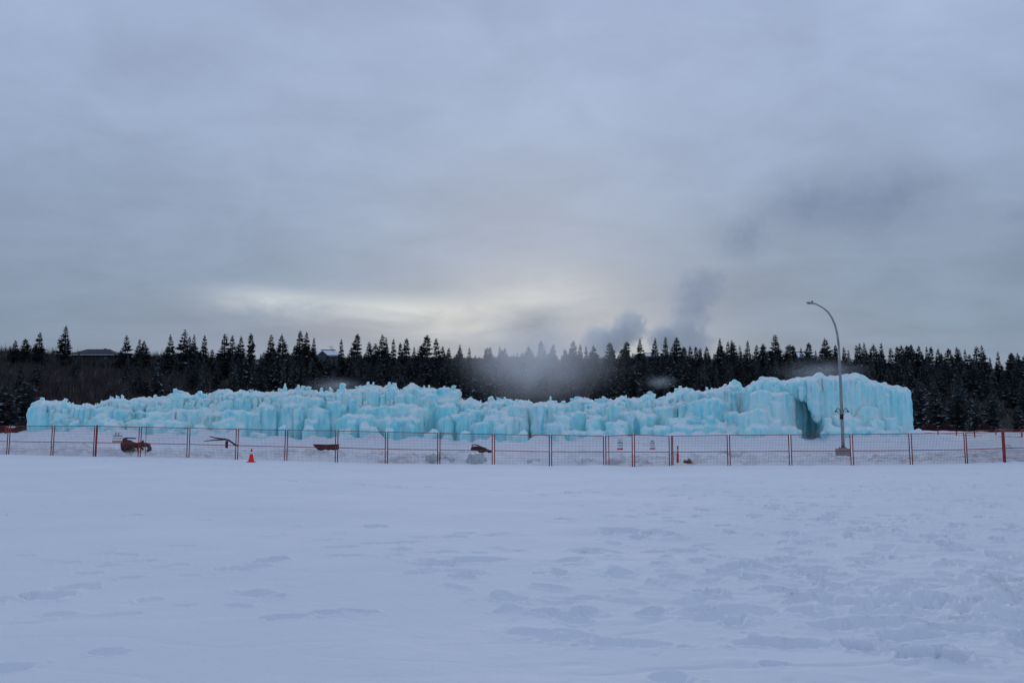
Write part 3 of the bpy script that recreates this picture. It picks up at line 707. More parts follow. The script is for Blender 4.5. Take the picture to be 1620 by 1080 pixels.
# ------------------------------------------------------------------ ice chunks thrown along the bank
def chunk(px, py, Y, w, h, mat, label, group='blocks of dirty ice along the bank'):
    p = at(px, py, Y); seed = rc.randint(0, 999)
    n = 15; V, Fq = [], []
    for i in range(n):
        for j in range(22):
            a = math.pi * i / (n - 1); b = 2 * math.pi * j / 22
            d = Vector((math.sin(a) * math.cos(b), math.sin(a) * math.sin(b), math.cos(a)))
            d = Vector([math.copysign(abs(k) ** .6, k) for k in d])
            V.append((d.x * w / 2, d.y * w * .4, d.z * h / 2))
    V = np.array(V); V *= (1 + .30 * vnoise(V[:, 0] * 3.5 + seed, V[:, 1] * 3.5, V[:, 2] * 3.5, seed) + .16 * vnoise(V[:, 0] * 9 + seed, V[:, 1] * 9, V[:, 2] * 9, seed))[:, None]
    for i in range(n - 1):
        for j in range(22): Fq.append((i * 22 + j, i * 22 + (j + 1) % 22, (i + 1) * 22 + (j + 1) % 22, (i + 1) * 22 + j))
    o = np_mesh('ice_block', V, [np.array(Fq)[:, ::-1]], mat, smooth=True)
    g = gz(p.x, Y); o.location = (p.x, Y, g + h * .12); o.rotation_euler = (rc.uniform(-.1, .1), rc.uniform(-.1, .1), rc.uniform(-.5, .5))
    tag(o, label, 'ice block', group)
M['dirtyice'] = simple('dirty_ice', (0.56, 0.63, 0.65), 0.5, 0, 0.2, 2.0, 0.5, dirt=(0.42, 0.40, 0.39))
M['clod'] = simple('dirty_snow', (0.72, 0.73, 0.77), 0.85, 0, 0.15, 2.0, 0.6, dirt=(0.42, 0.37, 0.34))
chunk(688, 727, 45.6, .9, .6, M['dirtyice'], 'greenish ice block at the foot of the fence joint near the black sled')
chunk(712, 727, 45.4, .7, .5, M['dirtyice'], 'smaller grey ice block between two larger blocks below the black sled')
chunk(753, 726, 45.3, 1.0, .75, M['dirtyice'], 'largest grey green ice block directly below the black sled')
chunk(845, 729, 45.6, .7, .3, M['clod'], 'low dirty snow clod on the bank beside the black sled')
chunk(930, 729, 45.4, .6, .34, M['clod'], 'dirty snow clod on the bank just before the signed gate')
chunk(975, 730, 45.2, .8, .4, M['clod'], 'brown stained snow clod behind the signed gate')

# ------------------------------------------------------------------ fence
def panel(P, Q, label, name='mesh_fence', group='red wire fence panels', nv=None, wire_r=.0048, cat='fence panel', gap=.06):
    """P, Q: (bottom, top) points at its two ends"""
    (b0, t0), (b1, t1) = P, Q
    c = (b0 + b1) / 2; root = empty(name, c); tag(root, label, cat, group)
    d = (b1 - b0); L = d.length; d.normalize()
    b0, t0, b1, t1 = b0 + d * gap - c, t0 + d * gap - c, b1 - d * gap - c, t1 - d * gap - c
    def pt(s, t): return (b0.lerp(b1, s)).lerp(t0.lerp(t1, s), t)
    for s in (0, 1):
        m = MB(); m.tube([pt(s, -.16), pt(s, 1.0)], .029, 8); m.build('post', M['fence'], root, True)
    for t, nm in ((.985, 'top_rail'), (.45, 'middle_rail'), (-.06, 'bottom_rail')):
        m = MB(); m.tube([pt(0, t), pt(.5, t - .004), pt(1, t)], .02, 6); m.build(nm, M['fence'], root, True)
    m = MB(); n = nv or max(8, int(L / .075))
    for i in range(1, n):
        s = i / n; m.tube([pt(s, -.04), pt(s, .98)], wire_r, 3, cap=False)
    for k in range(1, 11):
        t = .045 + .94 * k / 11; m.tube([pt(0, t), pt(1, t)], wire_r * .7, 3, cap=False)
    m.build('wire_mesh', M['wire'], root)
    return root
ends = []
for px, yt, yb, Y in FENCE:
    b = at(px, yb, Y); t = at(px, yt, Y)
    ends.append((b, Vector((b.x, b.y, t.z))))
FL = ['red fence panel cut by the photo edge, before the dark shed', 'red fence panel in front of the dark shed and shrubs', 'red fence panel before the low left wall of the castle', 'red fence panel with a white sign, before the brown slatted machine',
      'red fence panel just past the brown slatted machine', 'red fence panel in front of the forked dark pole', 'red fence panel directly behind the orange traffic cone', 'red fence panel between the cone panel and the dark red sled',
      'red fence panel in front of the bare snow just past the dark red sled', 'red fence panel second past the dark red sled', 'red fence panel in front of the black sled', 'red fence panel just past the black sled',
      'red fence panel joining the signed gate', 'red gate leaf with a white sign hung a little higher', 'red gate leaf with a white sign near the delineator post', 'red fence panel before the red delineator post and dead weeds',
      'red fence panel in front of the tall ice block, between weeds and cave', 'red fence panel in front of the street lamp base', 'red fence panel just past the street lamp, before the ice block end', 'red fence panel before the last corner of the ice castle',
      'narrow red fence panel at the bend beyond the castle', 'red fence panel cut by the photo edge beyond the bend']
for i in range(len(ends) - 1):
    gate = i in (13, 14)
    panel(ends[i], ends[i + 1], FL[i], 'wire_gate' if gate else 'mesh_fence', 'signed gate leaves' if gate else 'red wire fence panels', cat='gate' if gate else 'fence panel')
# second, doubled posts
for px, yt, yb, Y, r, lab in [(229.5, 675.5, 722.0, 46.0, .018, 'thin red post beside the brown slatted machine'), (150.8, 673, 722, 45.75, .05, 'thick red post before the low left castle wall'),
                              (963.5, 689, 734.5, 44.4, .018, 'thin red post leaning at the gate hinge'), (1065, 689.6, 736, 43.9, .03, 'grey red post at the gate end near the delineator'), (1590.5, 682, 731.5, 43.3, .05, 'thick red post at the fence bend')]:
    b, t = at(px, yb, Y), at(px, yt, Y)
    m = MB(); m.tube([(0, 0, -.25), (0, 0, t.z - b.z)], r, 10); m.lathe([(r * 1.25, t.z - b.z), (r * 1.25, t.z - b.z + .02), (r * .4, t.z - b.z + .03)], 10)
    o = m.build('fence_post', M['fence']); o.location = b; tag(o, lab, 'fence post')
# far fence beyond the castle
FB = [(1452, 683, 691, 88), (1484, 682.5, 693, 84), (1513, 682, 694.5, 80), (1541.5, 681.5, 698, 76), (1575, 679, 700, 72), (1616, 679, 702, 68), (1662, 678, 704, 64)]
fe = []
for px, yt, yb, Y in FB:
    t = at(px, yt, Y); g = gz(t.x, Y); fe.append((Vector((t.x, Y, g)), Vector((t.x, Y, max(t.z, g + .45)))))
FBL = ['far red fence panel nearest the castle end', 'far red fence panel second from the castle', 'far red fence panel third from the castle', 'far red fence panel fourth from the castle', 'far red fence panel behind the bend panel', 'far red fence panel cut by the photo edge']
for i in range(len(fe) - 1):
    panel(fe[i], fe[i + 1], FBL[i], group='far red fence panels', nv=14, wire_r=.0018)
# far fence on the other side
fe = []
for px, yt, Y in [(-40, 672, 72), (10, 673.5, 74), (52, 674, 77)]:
    t = at(px, yt, Y); fe.append((Vector((t.x, Y, gz(t.x, Y))), t))
for i, l in enumerate(['far red fence panel before the dark shed, at the photo edge', 'far red fence panel between the dark shed and the castle wall']):
    panel(fe[i], fe[i + 1], l, group='far red fence panels near the shed', nv=14, wire_r=.0018)

# ------------------------------------------------------------------ signs
def sign(px, py, Y, w, h, label, style):
    c = at(px, py, Y); root = empty('warning_sign', c); tag(root, label, 'sign')
    m = MB(); m.box((0, 0, 0), (w, .008, h)); m.build('board', M['signwhite'], root)
    k = MB(); f = -.0075
    y = f
    def bar(x, z, bw, bh): k.box((x * w, y, z * h), (bw * w, .005, bh * h))
    # paired outline marks at the top of the board
    for sx in ((-.14, .14) if style else (0,)):
        gw = .24 if style else .42
        bar(sx, .40, gw, .035); bar(sx - gw / 2 + .03, .32, .06, .13)
        if style == 1: bar(sx, .245, gw, .035)
        if style == 2: bar(sx + gw / 2 - .03, .32, .06, .13)
        if style == 0: bar(sx, .22, gw, .035)
    bar(0, .13, .92, .06)
    for i in range(4): bar(-.33 + .22 * i, -.07 - (i % 2) * .01, .15, .035)
    for i in range(3): bar(-.27 + .27 * i, -.16, .2, .025)
    k.build('black_print', M['signblack'], root)
    rband = MB(); rband.box((0, y, -.41 * h), (w * 1.0, .005, h * .13)); rband.build('red_band', M['signred'], root)
sign(186, 691.5, 45.55, .54, .56, 'white board with dark marks on the fence by the brown machine', 1)
sign(981, 702.5, 43.33, .30, .58, 'white board hung higher on the gate leaf by the hinge', 0)
sign(1032, 703, 43.28, .28, .50, 'white board on the gate leaf near the delineator post', 2)

# ------------------------------------------------------------------ street lamp
def lamp():
    Y = 50.0; b = at(1333.5, 722.5, Y); g = gz(b.x, Y)
    root = empty('street_lamp', (b.x, Y, g)); tag(root, 'tall grey curved street lamp on a concrete block beside the ice block', 'street lamp')
    m = MB(); hh = .50
    m.box((0, 0, hh / 2 - .05), (.66, .66, hh + .1)); o = m.build('footing', M['concrete'], root); bevel(o, .03)
    loc = lambda px, py: Vector((at(px, py, Y).x - b.x, 0, at(px, py, Y).z - g))
    m = MB(); m.box((0, 0, hh + .02), (.36, .36, .04))
    for sx in (-1, 1):
        for sy in (-1, 1): m.tube([(sx * .13, sy * .13, hh), (sx * .13, sy * .13, hh + .12)], .018, 6)
    m.build('base_plate', M['steel'], root)
    pts = [loc(1334, 711.5), loc(1333.2, 690), loc(1331.6, 650), loc(1330, 610), loc(1328.4, 575), loc(1326.6, 545)]
    pts[0].z = hh + .04
    rad = [.105, .10, .092, .084, .077, .07]
    m = MB(); m.tube(pts, rad, 14); m.build('pole', M['steel'], root, True)
    ctrl = [(1326.6, 545), (1324.5, 528), (1321, 514), (1316, 502.5), (1309.5, 493), (1302, 487), (1295, 483), (1289, 480.3)]
    m = MB(); m.tube([loc(*c) for c in ctrl], [.068, .064, .06, .056, .052, .048, .044, .042], 12); m.build('arm', M['steel'], root, True)
    # cobra head
    m = MB(); h0 = loc(1290, 480.5); h1 = loc(1275.5, 478.6); ax = (h1 - h0)
    prof = [(0, .05, .045), (.12, .075, .06), (.35, .13, .075), (.7, .15, .07), (.92, .11, .05), (1, .04, .025)]
    vs, fs = [], []
    for t, wy, wz in prof:
        for j in range(12):
            a = 2 * math.pi * j / 12; vs.append(h0 + ax * t + Vector((0, wy * math.cos(a), wz * math.sin(a) * (1 if math.sin(a) > 0 else .7))))
    for i in range(len(prof) - 1):
        for j in range(12): fs.append((i * 12 + j, i * 12 + (j + 1) % 12, (i + 1) * 12 + (j + 1) % 12, (i + 1) * 12 + j))
    fs += [tuple(range(11, -1, -1)), tuple(60 + j for j in range(12))]
    m.add(vs, fs); hd = m.build('lamp_head', M['steel'], root, True)
    m = MB(); c = h0 + ax * .35 + Vector((0, 0, .06)); m.lathe([(.04, 0), (.045, .03), (.045, .09), (.03, .11)], 12, c); m.build('photocell', M['darkmetal'], hd, True)
    m = MB(); c = h0 + ax * .62 + Vector((0, 0, -.052)); m.box(c, (.3, .2, .02)); bevel(m.build('lens', M['glass'], hd), .008)
    # scroll brackets
    for s in (-1, 1):
        m = MB(); bx = loc(1331.8, 652); pts = []
        for x, py in [(1.5, 662), (2, 655), (3, 649), (5, 646), (7.5, 646), (9, 648.5), (9.2, 651)]:
            pts.append(loc(1331.8 + s * x, py))
        m.tube(pts, .022, 8); m.tube([loc(1331.8 + s * 2, 657), loc(1331.8 + s * 5, 653), loc(1331.8 + s * 8.5, 649.5)], .014, 6)
        p = loc(1331.8 + s * 10, 650.6); m.lathe([(.02, .04), (.055, .02), (.06, -.02), (.02, -.05)], 10, p)
        m.build('scroll_bracket', M['darkmetal'], root, True)
    m = MB(); m.tube([loc(1331.3, 663), loc(1331.6, 655)], .11, 14); m.build('collar', M['darkmetal'], root, True)
lamp()

# ------------------------------------------------------------------ small things on the snow
def cone():
    p = at(397.3, 734.3, 41.5); g = gz(p.x, 41.5)
    root = empty('traffic_cone', (p.x, 41.5, g)); tag(root, 'orange traffic cone with a pale collar on the snow before the fence', 'traffic cone')
    m = MB(); m.box((0, 0, .02), (.37, .37, .06)); bevel(m.build('base', M['orange'], root), .02)
    m = MB(); m.lathe([(.15, .05), (.135, .10), (.082, .40)], 24); m.build('body', M['orange'], root, True)
    m = MB(); m.lathe([(.086, .40), (.055, .52)], 24); m.build('collar', M['reflect'], root, True)
    m = MB(); m.lathe([(.053, .52), (.043, .60), (.04, .655), (.03, .665)], 24); m.build('tip', M['delred'], root, True)
cone()
def delineator():
    Y = 44.6; p = at(1072, 735.5, Y); g = gz(p.x, Y)
    root = empty('delineator_post', (p.x, Y, g)); tag(root, 'red delineator post with pale bands beside the gate end', 'delineator')
    root.rotation_euler = (0, R(1.5), 0)
    m = MB(); m.lathe([(.075, -.1), (.072, 0), (.058, .58)], 16); m.build('body', M['delred'], root, True)
    for z0, z1 in ((.60, .69), (.72, .80)):
        m = MB(); m.lathe([(.059, z0), (.055, z1)], 16); m.build('band', M['reflect'], root, True)
    m = MB(); m.lathe([(.052, .58), (.05, .82), (.046, .90)], 16); m.build('neck', M['delred'], root, True)
    m = MB(); m.tube([(-.07, 0, .95), (.07, 0, .95)], .025, 10); m.tube([(0, 0, .89), (0, 0, .95)], .03, 10); m.build('handle', M['delred'], root, True)
delineator()
def weeds():
    Y = 44.5; p = at(1087.5, 734, Y); r = random.Random(3)
    m = MB()
    for cx, hh, ww in ((-.10, .26, .09), (.09, .33, .10)):
        for i in range(90):
            a = r.uniform(0, 6.28); q = r.uniform(0, ww); x, y = cx + q * math.cos(a), q * math.sin(a) * .7
            tip = (x * 1.1 + r.uniform(-.07, .07), y + r.uniform(-.07, .07), hh * r.uniform(.55, 1.05) * (1 - (q / ww) ** 2 * .4))
            m.tube([(x, y, -.03), ((x + tip[0]) / 2 + r.uniform(-.02, .02), y, tip[2] * .55), tip], [.012, .011, .003], 4)
    for k in range(4): m.tube([(.12, 0, .15), (.20 + .03 * k, -.02 * k, .08 + .03 * k), (.27 + .02 * k, 0, .02)], [.01, .008, .004], 4)
    o = m.build('weed_tuft', M['weed']); o.location = (p.x, Y, gz(p.x, Y)); tag(o, 'tan tuft of dead weeds on the snow beside the red delineator post', 'weeds')
weeds()
def red_sled():
    Y = 50.3; p = at(516, 713.5, Y); k = Y / F
    L = 40 * k; h = 9.2 * k; w = .62
    root = empty('utility_sled', (p.x, Y, gz(p.x, Y) + .06)); tag(root, 'long dark red tub sled with a raised bow lying on the snow bank', 'sled')
    secs = [(-.5, .93, .96, .30), (-.40, .42, .95, .42), (-.30, .05, .93, .5), (0, 0, .90, .5), (.25, 0, .94, .5), (.44, .02, .98, .49), (.47, .05, 1.0, .48)]
    vs, fs = [], []; n = 10
    for x, zb, zt, hw in secs:
        for side in (0, 1):
            for j in range(n):
                a = math.pi * j / (n - 1); cc, ss = math.cos(a), math.sin(a)
                off = .03 if side else 0
                yy = -math.copysign(abs(cc) ** .45, cc) * (hw * w - off); zz = zt - (zt - zb - (off * 1.2 if zt - zb > .2 else 0)) * ss ** .45
                vs.append((x * L, yy, zz * h))
    for i in range(len(secs) - 1):
        for side in (0, 1):
            o0, o1 = i * 2 * n + side * n, (i + 1) * 2 * n + side * n
            for j in range(n - 1): fs.append((o0 + j, o0 + j + 1, o1 + j + 1, o1 + j))
        for e in (0, n - 1): fs.append((i * 2 * n + e, i * 2 * n + n + e, (i + 1) * 2 * n + n + e, (i + 1) * 2 * n + e))
    e = (len(secs) - 1) * 2 * n
    fs.append(tuple(e + j for j in range(n))); fs.append(tuple(j for j in range(n)))
    m = MB(); m.add(vs, fs); m.build('tub', M['sledred'], root, False)
    for s in (-1, 1):
        m = MB(); m.tube([(x * L, s * (hw * w + .01), zt * h) for x, zb, zt, hw in secs], .022, 6); m.build('rim', M['sledblack'], root, True)
        m = MB(); m.tube([(-.30 * L, s * .14, -.005), (0, s * .14, -.02), (.44 * L, s * .14, -.015)], .03, 6); m.build('runner', M['sledblack'], root, True)
red_sled()
def black_sled():
    Y = 49.6; p = at(762, 716.3, Y); k = Y / F
    root = empty('sled', (p.x, Y, gz(p.x, Y) + .03)); tag(root, 'black wedge shaped sled with a looped handle on the snow bank', 'sled')
    X = lambda px: (px - 762) * k
    Zp = lambda py: (716.3 - py) * k
    prof = [(745.2, 714.5), (745.2, 709), (747, 706.4), (752, 705.5), (758, 706), (766, 709), (777, 712.6), (777.5, 715.2), (768, 715.6), (756, 715.6)]
    vs, fs = [], []; n = len(prof)
    cxm, czm = X(757), Zp(711)
    rows = [(-.30, .86), (-.26, 1), (.26, 1), (.30, .86)]
    for y, s in rows:
        for a, b in prof: vs.append((cxm + (X(a) - cxm) * s, y, czm + (Zp(b) - czm) * s))
    for i in range(3):
        for j in range(n): fs.append((i * n + j, i * n + (j + 1) % n, (i + 1) * n + (j + 1) % n, (i + 1) * n + j))
    fs += [tuple(range(n - 1, -1, -1)), tuple(3 * n + j for j in range(n))]
    m = MB(); m.add(vs, fs); m.build('body', M['sledblack'], root)
    m = MB(); m.tube([(X(747), -.2, Zp(706)), (X(747.4), -.2, Zp(703.8)), (X(750), -.2, Zp(703.2)), (X(754), -.2, Zp(703.8)), (X(762), -.22, Zp(707)), (X(770), -.22, Zp(710))], .032, 8); m.build('handle', M['sledblack'], root, True)
    m = MB(); m.tube([(X(758), -.1, Zp(705.5)), (X(768), -.1, Zp(709.5)), (X(777), -.1, Zp(713)), (X(778), -.1, Zp(715.8))], .03, 8); m.build('tow_bar', M['sledblack'], root, True)
    for s in (-.24, .24):
        m = MB(); m.tube([(X(746), s, Zp(715.6)), (X(760), s, Zp(716.4)), (X(777), s, Zp(716.2))], .025, 6); m.build('runner', M['sledblack'], root, True)
    m = MB(); m.box((X(756), 0, Zp(706.6)), (.22, .3, .03), Matrix.Rotation(R(14), 3, 'Y')); m.box((X(761), -.1, Zp(708.6)), (.14, .2, .03), Matrix.Rotation(R(20), 3, 'Y')); m.build('snow_patch', M['roofsnow'], root)
black_sled()
def brown_machine():
    Y = 48.2; p = at(205, 713, Y); k = Y / F
    root = empty('slatted_machine', (p.x, Y, gz(p.x, Y) + .0)); tag(root, 'brown slatted machine tapering to a curved spout, lying on the snow', 'machine')
    base = gz(p.x, Y); zof = at(205, 713, Y).z - base
    X = lambda px: (px - 205) * k
    Z = lambda py: zof + (713 - py) * k
    # flared tub of slats, wide mouth at one end
    A0, A1 = Vector((X(195), 0, Z(702.8))), Vector((X(217), 0, Z(704.5)))
    m = MB(); n = 16
    for j in range(n):
        a = 2 * math.pi * j / n; d = Vector((0, math.cos(a), math.sin(a)))
        r0, r1 = 9.6 * k, 3.4 * k
        q0, q1 = A0 + d * r0, A1 + d * r1
        t = Vector((0, -math.sin(a), math.cos(a)))
        w0, w1 = r0 * .17, r1 * .17
        ln = (q1 - q0) * random.Random(j).uniform(.86, 1.0)
        vs = [q0 - t * w0, q0 + t * w0, q0 + ln + t * w1, q0 + ln - t * w1]
        vs += [v - d * .03 for v in vs]
        m.add(vs, [(0, 1, 2, 3), (7, 6, 5, 4), (0, 4, 5, 1), (1, 5, 6, 2), (2, 6, 7, 3), (3, 7, 4, 0)])
    m.build('slatted_tub', M['brownwood'], root)
    m = MB()
    for t, r in ((0.02, 9.4), (.5, 6.5), (.97, 3.6)):
        c = A0.lerp(A1, t); pts = [c + Vector((0, math.cos(a), math.sin(a))) * r * k for a in np.linspace(0, 2 * math.pi, 25)]
        m.tube(pts, .035, 6, cap=False)
    m.build('hoop', M['rusty'], root, True)
    m = MB(); m.lathe([(0.01, -.02), (9.2 * k, -.02), (9.2 * k, .02), (.01, .02)], 20)
    o = m.build('tub_floor', M['rusty'], root); o.rotation_euler = (0, R(90), 0); o.location = A0 + Vector((.12, 0, 0))
    for z in (692.8, 711.5):
        m = MB(); m.tube([(X(198), -.1, Z(z)), (X(215), -.1, Z(z + .6 * (1 if z < 700 else -1)))], .035, 8); m.build('shaft', M['brownwood'], root, True)
    m = MB(); m.tube([A1 - Vector((.1, 0, 0)), Vector((X(222), 0, Z(703.5))), Vector((X(227), 0, Z(702.5)))], [.12, .15, .13], 12); m.build('hub', M['rusty'], root, True)
    m = MB()
    for a, r in ((0, .26), (2.1, .24), (4.2, .26)):
        m.box((X(225) + .2 * math.cos(a) * .5, 0, Z(703.8) + .2 * math.sin(a)), (.1, .08, r), Matrix.Rotation(-a, 3, 'Y'))
    m.build('bracket', M['rusty'], root)
    m = MB(); m.tube([(X(225), 0, Z(704.5)), (X(231), 0, Z(703)), (X(234.5), 0, Z(705)), (X(236.5), 0, Z(709)), (X(237.5), 0, Z(713))], [.10, .12, .12, .10, .075], 12); m.build('spout', M['brownwood'], root, True)
    m = MB(); m.box((X(233.8), -.02, Z(712)), (.10, .1, .12)); m.build('clip', M['darkmetal'], root)
    m = MB()
    for x in (200, 214): m.tube([(X(x), -.25, .32), (X(x), -.3, -.12)], .035, 6); m.tube([(X(x), .25, .32), (X(x), .3, -.12)], .035, 6)
    m.build('stand', M['brownwood'], root)
brown_machine()
def forked_pole():
    Y = 52.0; k = Y / F; p = at(357, 703, Y); base = gz(p.x, Y)
    root = empty('forked_pole', (p.x, Y, base)); tag(root, 'dark forked pole propped on a small stump across the snow', 'pole')
    zof = max(at(357, 703, Y).z - base, -.05)
    X = lambda px: (px - 357) * k
    Z = lambda py: zof + (703 - py) * k
    m = MB(); m.tube([(X(377), 0, Z(705.2)), (X(371), 0, Z(702.6)), (X(363), 0, Z(697)), (X(357), 0, Z(694.6)), (X(345), .1, Z(693.5)), (X(336), .15, Z(692)), (X(328.5), .2, Z(690))], [.05, .055, .055, .05, .045, .035, .02], 8); m.build('main_stem', M['bark'], root, True)
    m = MB(); m.tube([(X(358), 0, Z(695)), (X(350), -.15, Z(695.6)), (X(338), -.3, Z(696.2)), (X(327), -.45, Z(697.5))], [.045, .04, .035, .02], 8); m.build('side_stem', M['bark'], root, True)
    m = MB(); m.lathe([(.10, -.2), (.085, .1), (.09, Z(697.2))], 10); o = m.build('stump', M['bark'], root, True)
    o.location = (X(358.5), 0, 0)
forked_pole()

# ------------------------------------------------------------------ trees
def spruce_meshes(seed, h, rad, snow=0.0, levels=36):
    r = random.Random(seed); V, Ft, mi = [], [], []
    def tri(a, b, c, m=0):
        n = len(V); V.extend((a, b, c)); Ft.append((n, n + 1, n + 2)); mi.append(m)
    pw = r.uniform(.58, .82)
    tden = r.uniform(1.3, 1.6)
    k1, k2, k3 = r.uniform(0, 6.28), r.uniform(0, 6.28), r.uniform(4, 9)
    lopf = lambda a, t: 1 + .20 * math.sin(a + k1 + t * 3) + .16 * math.sin(t * k3 + k2)
    for i in range(levels):
        t = (i + r.uniform(-.9, .9)) / levels; t = 1 - (1 - min(max(0, t), .985)) ** tden
        z = h * (.05 + .93 * t)
        env = (1 - t) ** pw * (1.0 if t > .1 else .75 + 2.5 * t)
        nb = max(6, int(10 * (1 - t) + 6)); ph = r.uniform(0, 6.28)
        for k in range(nb):
            a = ph + 6.283 * k / nb + r.uniform(-.3, .3); z = h * min(.985, .05 + .93 * t + r.uniform(-.028, .028))
            L = rad * env * lopf(a, t) * r.uniform(.55, 1.22) + .14
            dr = Vector((math.cos(a), math.sin(a), 0)); sd = Vector((-math.sin(a), math.cos(a), 0))
            lift = .75 * t * t - .24 + r.uniform(-.14, .14)
            p0 = Vector((0, 0, z)); p1 = p0 + dr * L * r.uniform(.45, .62) + Vector((0, 0, L * lift * .5)); p2 = p0 + dr * L + Vector((0, 0, L * lift + .06 * L))
            w = L * r.uniform(.24, .38)
            tri(p0, p1 + sd * w - Vector((0, 0, .12 * L)), p1 - sd * w - Vector((0, 0, .12 * L)))
            tri(p1 + sd * w * .8, p2, p1 - sd * w * .8)
            # side sprays and hanging skirts
            for s in (-1, 1):
                q = p0.lerp(p2, r.uniform(.45, .75)); e = q + sd * s * L * r.uniform(.3, .5) + dr * L * .18 - Vector((0, 0, L * r.uniform(.05, .25)))
                tri(q, e, q + dr * L * .25 - Vector((0, 0, .05 * L)))
            q0, q1 = p0.lerp(p2, .3), p0.lerp(p2, .85)
            tri(q0, q1, q0.lerp(q1, .5) - Vector((0, 0, L * r.uniform(.2, .36))))
            if r.random() < snow and t < .96:
                c = p0.lerp(p2, r.uniform(.7, .98)) + Vector((0, 0, .06)); s_ = L * r.uniform(.08, .16) + .05
                tri(c - sd * s_ * 1.4, c + dr * s_, c + sd * s_ * 1.4 - Vector((0, 0, .12 * s_)), 1); tri(c - sd * s_, c + sd * s_, c - dr * s_ - Vector((0, 0, .3 * s_)), 1)
                tri(c - sd * s_ * 1.1, c + sd * s_ * 1.2, c + dr * s_ * 1.1 - Vector((0, 0, .7 * s_)), 1)
    tri(Vector((-.09, 0, h * .93)), Vector((.09, 0, h * .93)), Vector((0, 0, h * 1.02))); tri(Vector((0, -.09, h * .93)), Vector((0, .09, h * .93)), Vector((0, 0, h * 1.02)))
    crown = np_mesh('crown', np.array(V), [np.array(Ft)], [M['needles'], M['tuftsnow']], mat_idx=mi)
    m = MB(); m.tube([(0, 0, -.6), (0, 0, h * .5), (0, 0, h * .97)], [.02 * h, .013 * h, .003 * h], 7); trunk = m.build('trunk', M['bark'], None, True)
    root = empty('spruce_tree'); crown.parent = root; trunk.parent = root
    root['h'] = h
    return root
SP = [spruce_meshes(100 + i, 12.0, rad, sn, 36) for i, (rad, sn) in enumerate([(2.7, .02), (3.1, .03), (2.3, .02), (3.5, .03), (2.3, .22), (2.6, .3), (2.0, .2), (2.8, .3), (3.0, .04), (2.5, .03)])]
used = set()
def place_tree(k, x, y, z, h, label, group, wide=1.0, cat='spruce tree'):
    if k in used: o = copy_thing(SP[k])
    else: o = SP[k]; used.add(k)
    o.location = (x, y, z); o.rotation_euler = (rt.gauss(0, .022), rt.gauss(0, .022), rt.uniform(0, 6.28)); s = h / 12.0; wide *= rt.uniform(.82, 1.2); o.scale = (s * wide, s * wide, s)
    for key in ('label', 'category', 'group'):
        if key in o.keys(): del o[key]
    tag(o, label, cat, group)
    return o
rt = random.Random(42)
SKY = [(25, 537, 1.2), (40, 535, 1.2), (62, 524.5, 1.15), (105, 513.5, 1.15), (198, 529, 1.2), (219, 534, .8), (229, 537, .8), (270, 528, 1.05), (291, 520, 1.1), (300, 530, .9), (308, 528, .9), (322, 529, .9), (357, 527, 1.1), (370, 529, .9), (383, 530, 1), (396, 526, .8), (429, 528, 1), (450, 527, .8),
       (475, 522, 1.1), (485, 523, .9), (496, 532, .9), (541, 535, .9), (565, 527, 1.2), (586, 545, .9), (604, 528, 1.1), (613, 532, .9), (622, 535, .8), (633, 541, .8), (644, 534, .9), (656, 547, .8), (676, 529, 1.2), (691, 534, 1), (710, 549, .9), (728, 548, .8), (743, 549, .8), (770, 550, .8), (790, 547, .9), (798, 549, .8),
       (835, 546, 1), (856, 538, 1.2), (875, 543, 1), (894, 550, .8), (908, 538, 1.1), (918, 543, .8), (928, 546, .7), (962, 541, 1), (969, 546, .8), (990, 539, 1), (1012, 535, 1.05), (1036, 534, 1), (1052, 531, 1), (1070, 532, 1.2), (1091, 546, .9), (1101, 547, .7), (1108, 549, .7), (1118, 546, .8), (1139, 534, .9), (1150, 539, .8),
       (1158, 537, .8), (1172, 545, .7), (1182, 537, .8), (1194, 544, .8), (1206, 544, .9), (1228, 528, 1.25), (1254, 545, .8), (1268, 549, .9), (1281, 541, 1.1), (1304, 533, 1.25), (1322, 543, .8), (1334, 548, .8), (1355, 545, .9), (1367, 541, 1), (1380, 543, 1), (1394, 541, .7), (1409, 549, .9), (1422, 547, .7), (1435, 545, .9), (1443, 544, .6),
       (1453, 545, .8), (1465, 547, .7), (1473, 547, .8), (1485, 549, .8), (1500, 550, .9), (1512, 547, .8), (1528, 551, .7), (1542, 547, 1.2), (1553, 545, .8), (1578, 555, .8), (1598, 557, 1.1), (1609, 556, .8), (1618, 562, .9)]
SPECIAL = {105: 'tallest lone spruce standing above the skyline beside the low roofed house', 62: 'smaller lone spruce next to the tallest lone spruce', 198: 'broad spruce beside the dark low roofed house', 1228: 'broad dark spruce rising above the tall ice block',
           1304: 'broad spruce on the skyline just beside the street lamp arm', 565: 'layered spruce just past the white roofed house', 541: 'narrow spruce touching the white roofed house'}
for px, py, wd in SKY:
    Y = rt.uniform(262, 300) if px > 230 else rt.uniform(285, 305)
    p = at(px, py, Y); g = hz(p.x, Y); h = p.z - g
    if h < 9: 
        Y -= 25; p = at(px, py, Y); g = hz(p.x, Y); h = p.z - g
    wide = wd * (13.5 / max(h, 9)) ** .6
    place_tree(rt.choice((0, 1, 2, 3, 8, 9)), p.x, Y, g - .2, h, SPECIAL.get(px, 'dark spruce in the crowded row along the hilltop skyline'), None if px in SPECIAL else 'skyline spruces', wide)
n = 0; tries = 0; pts = []
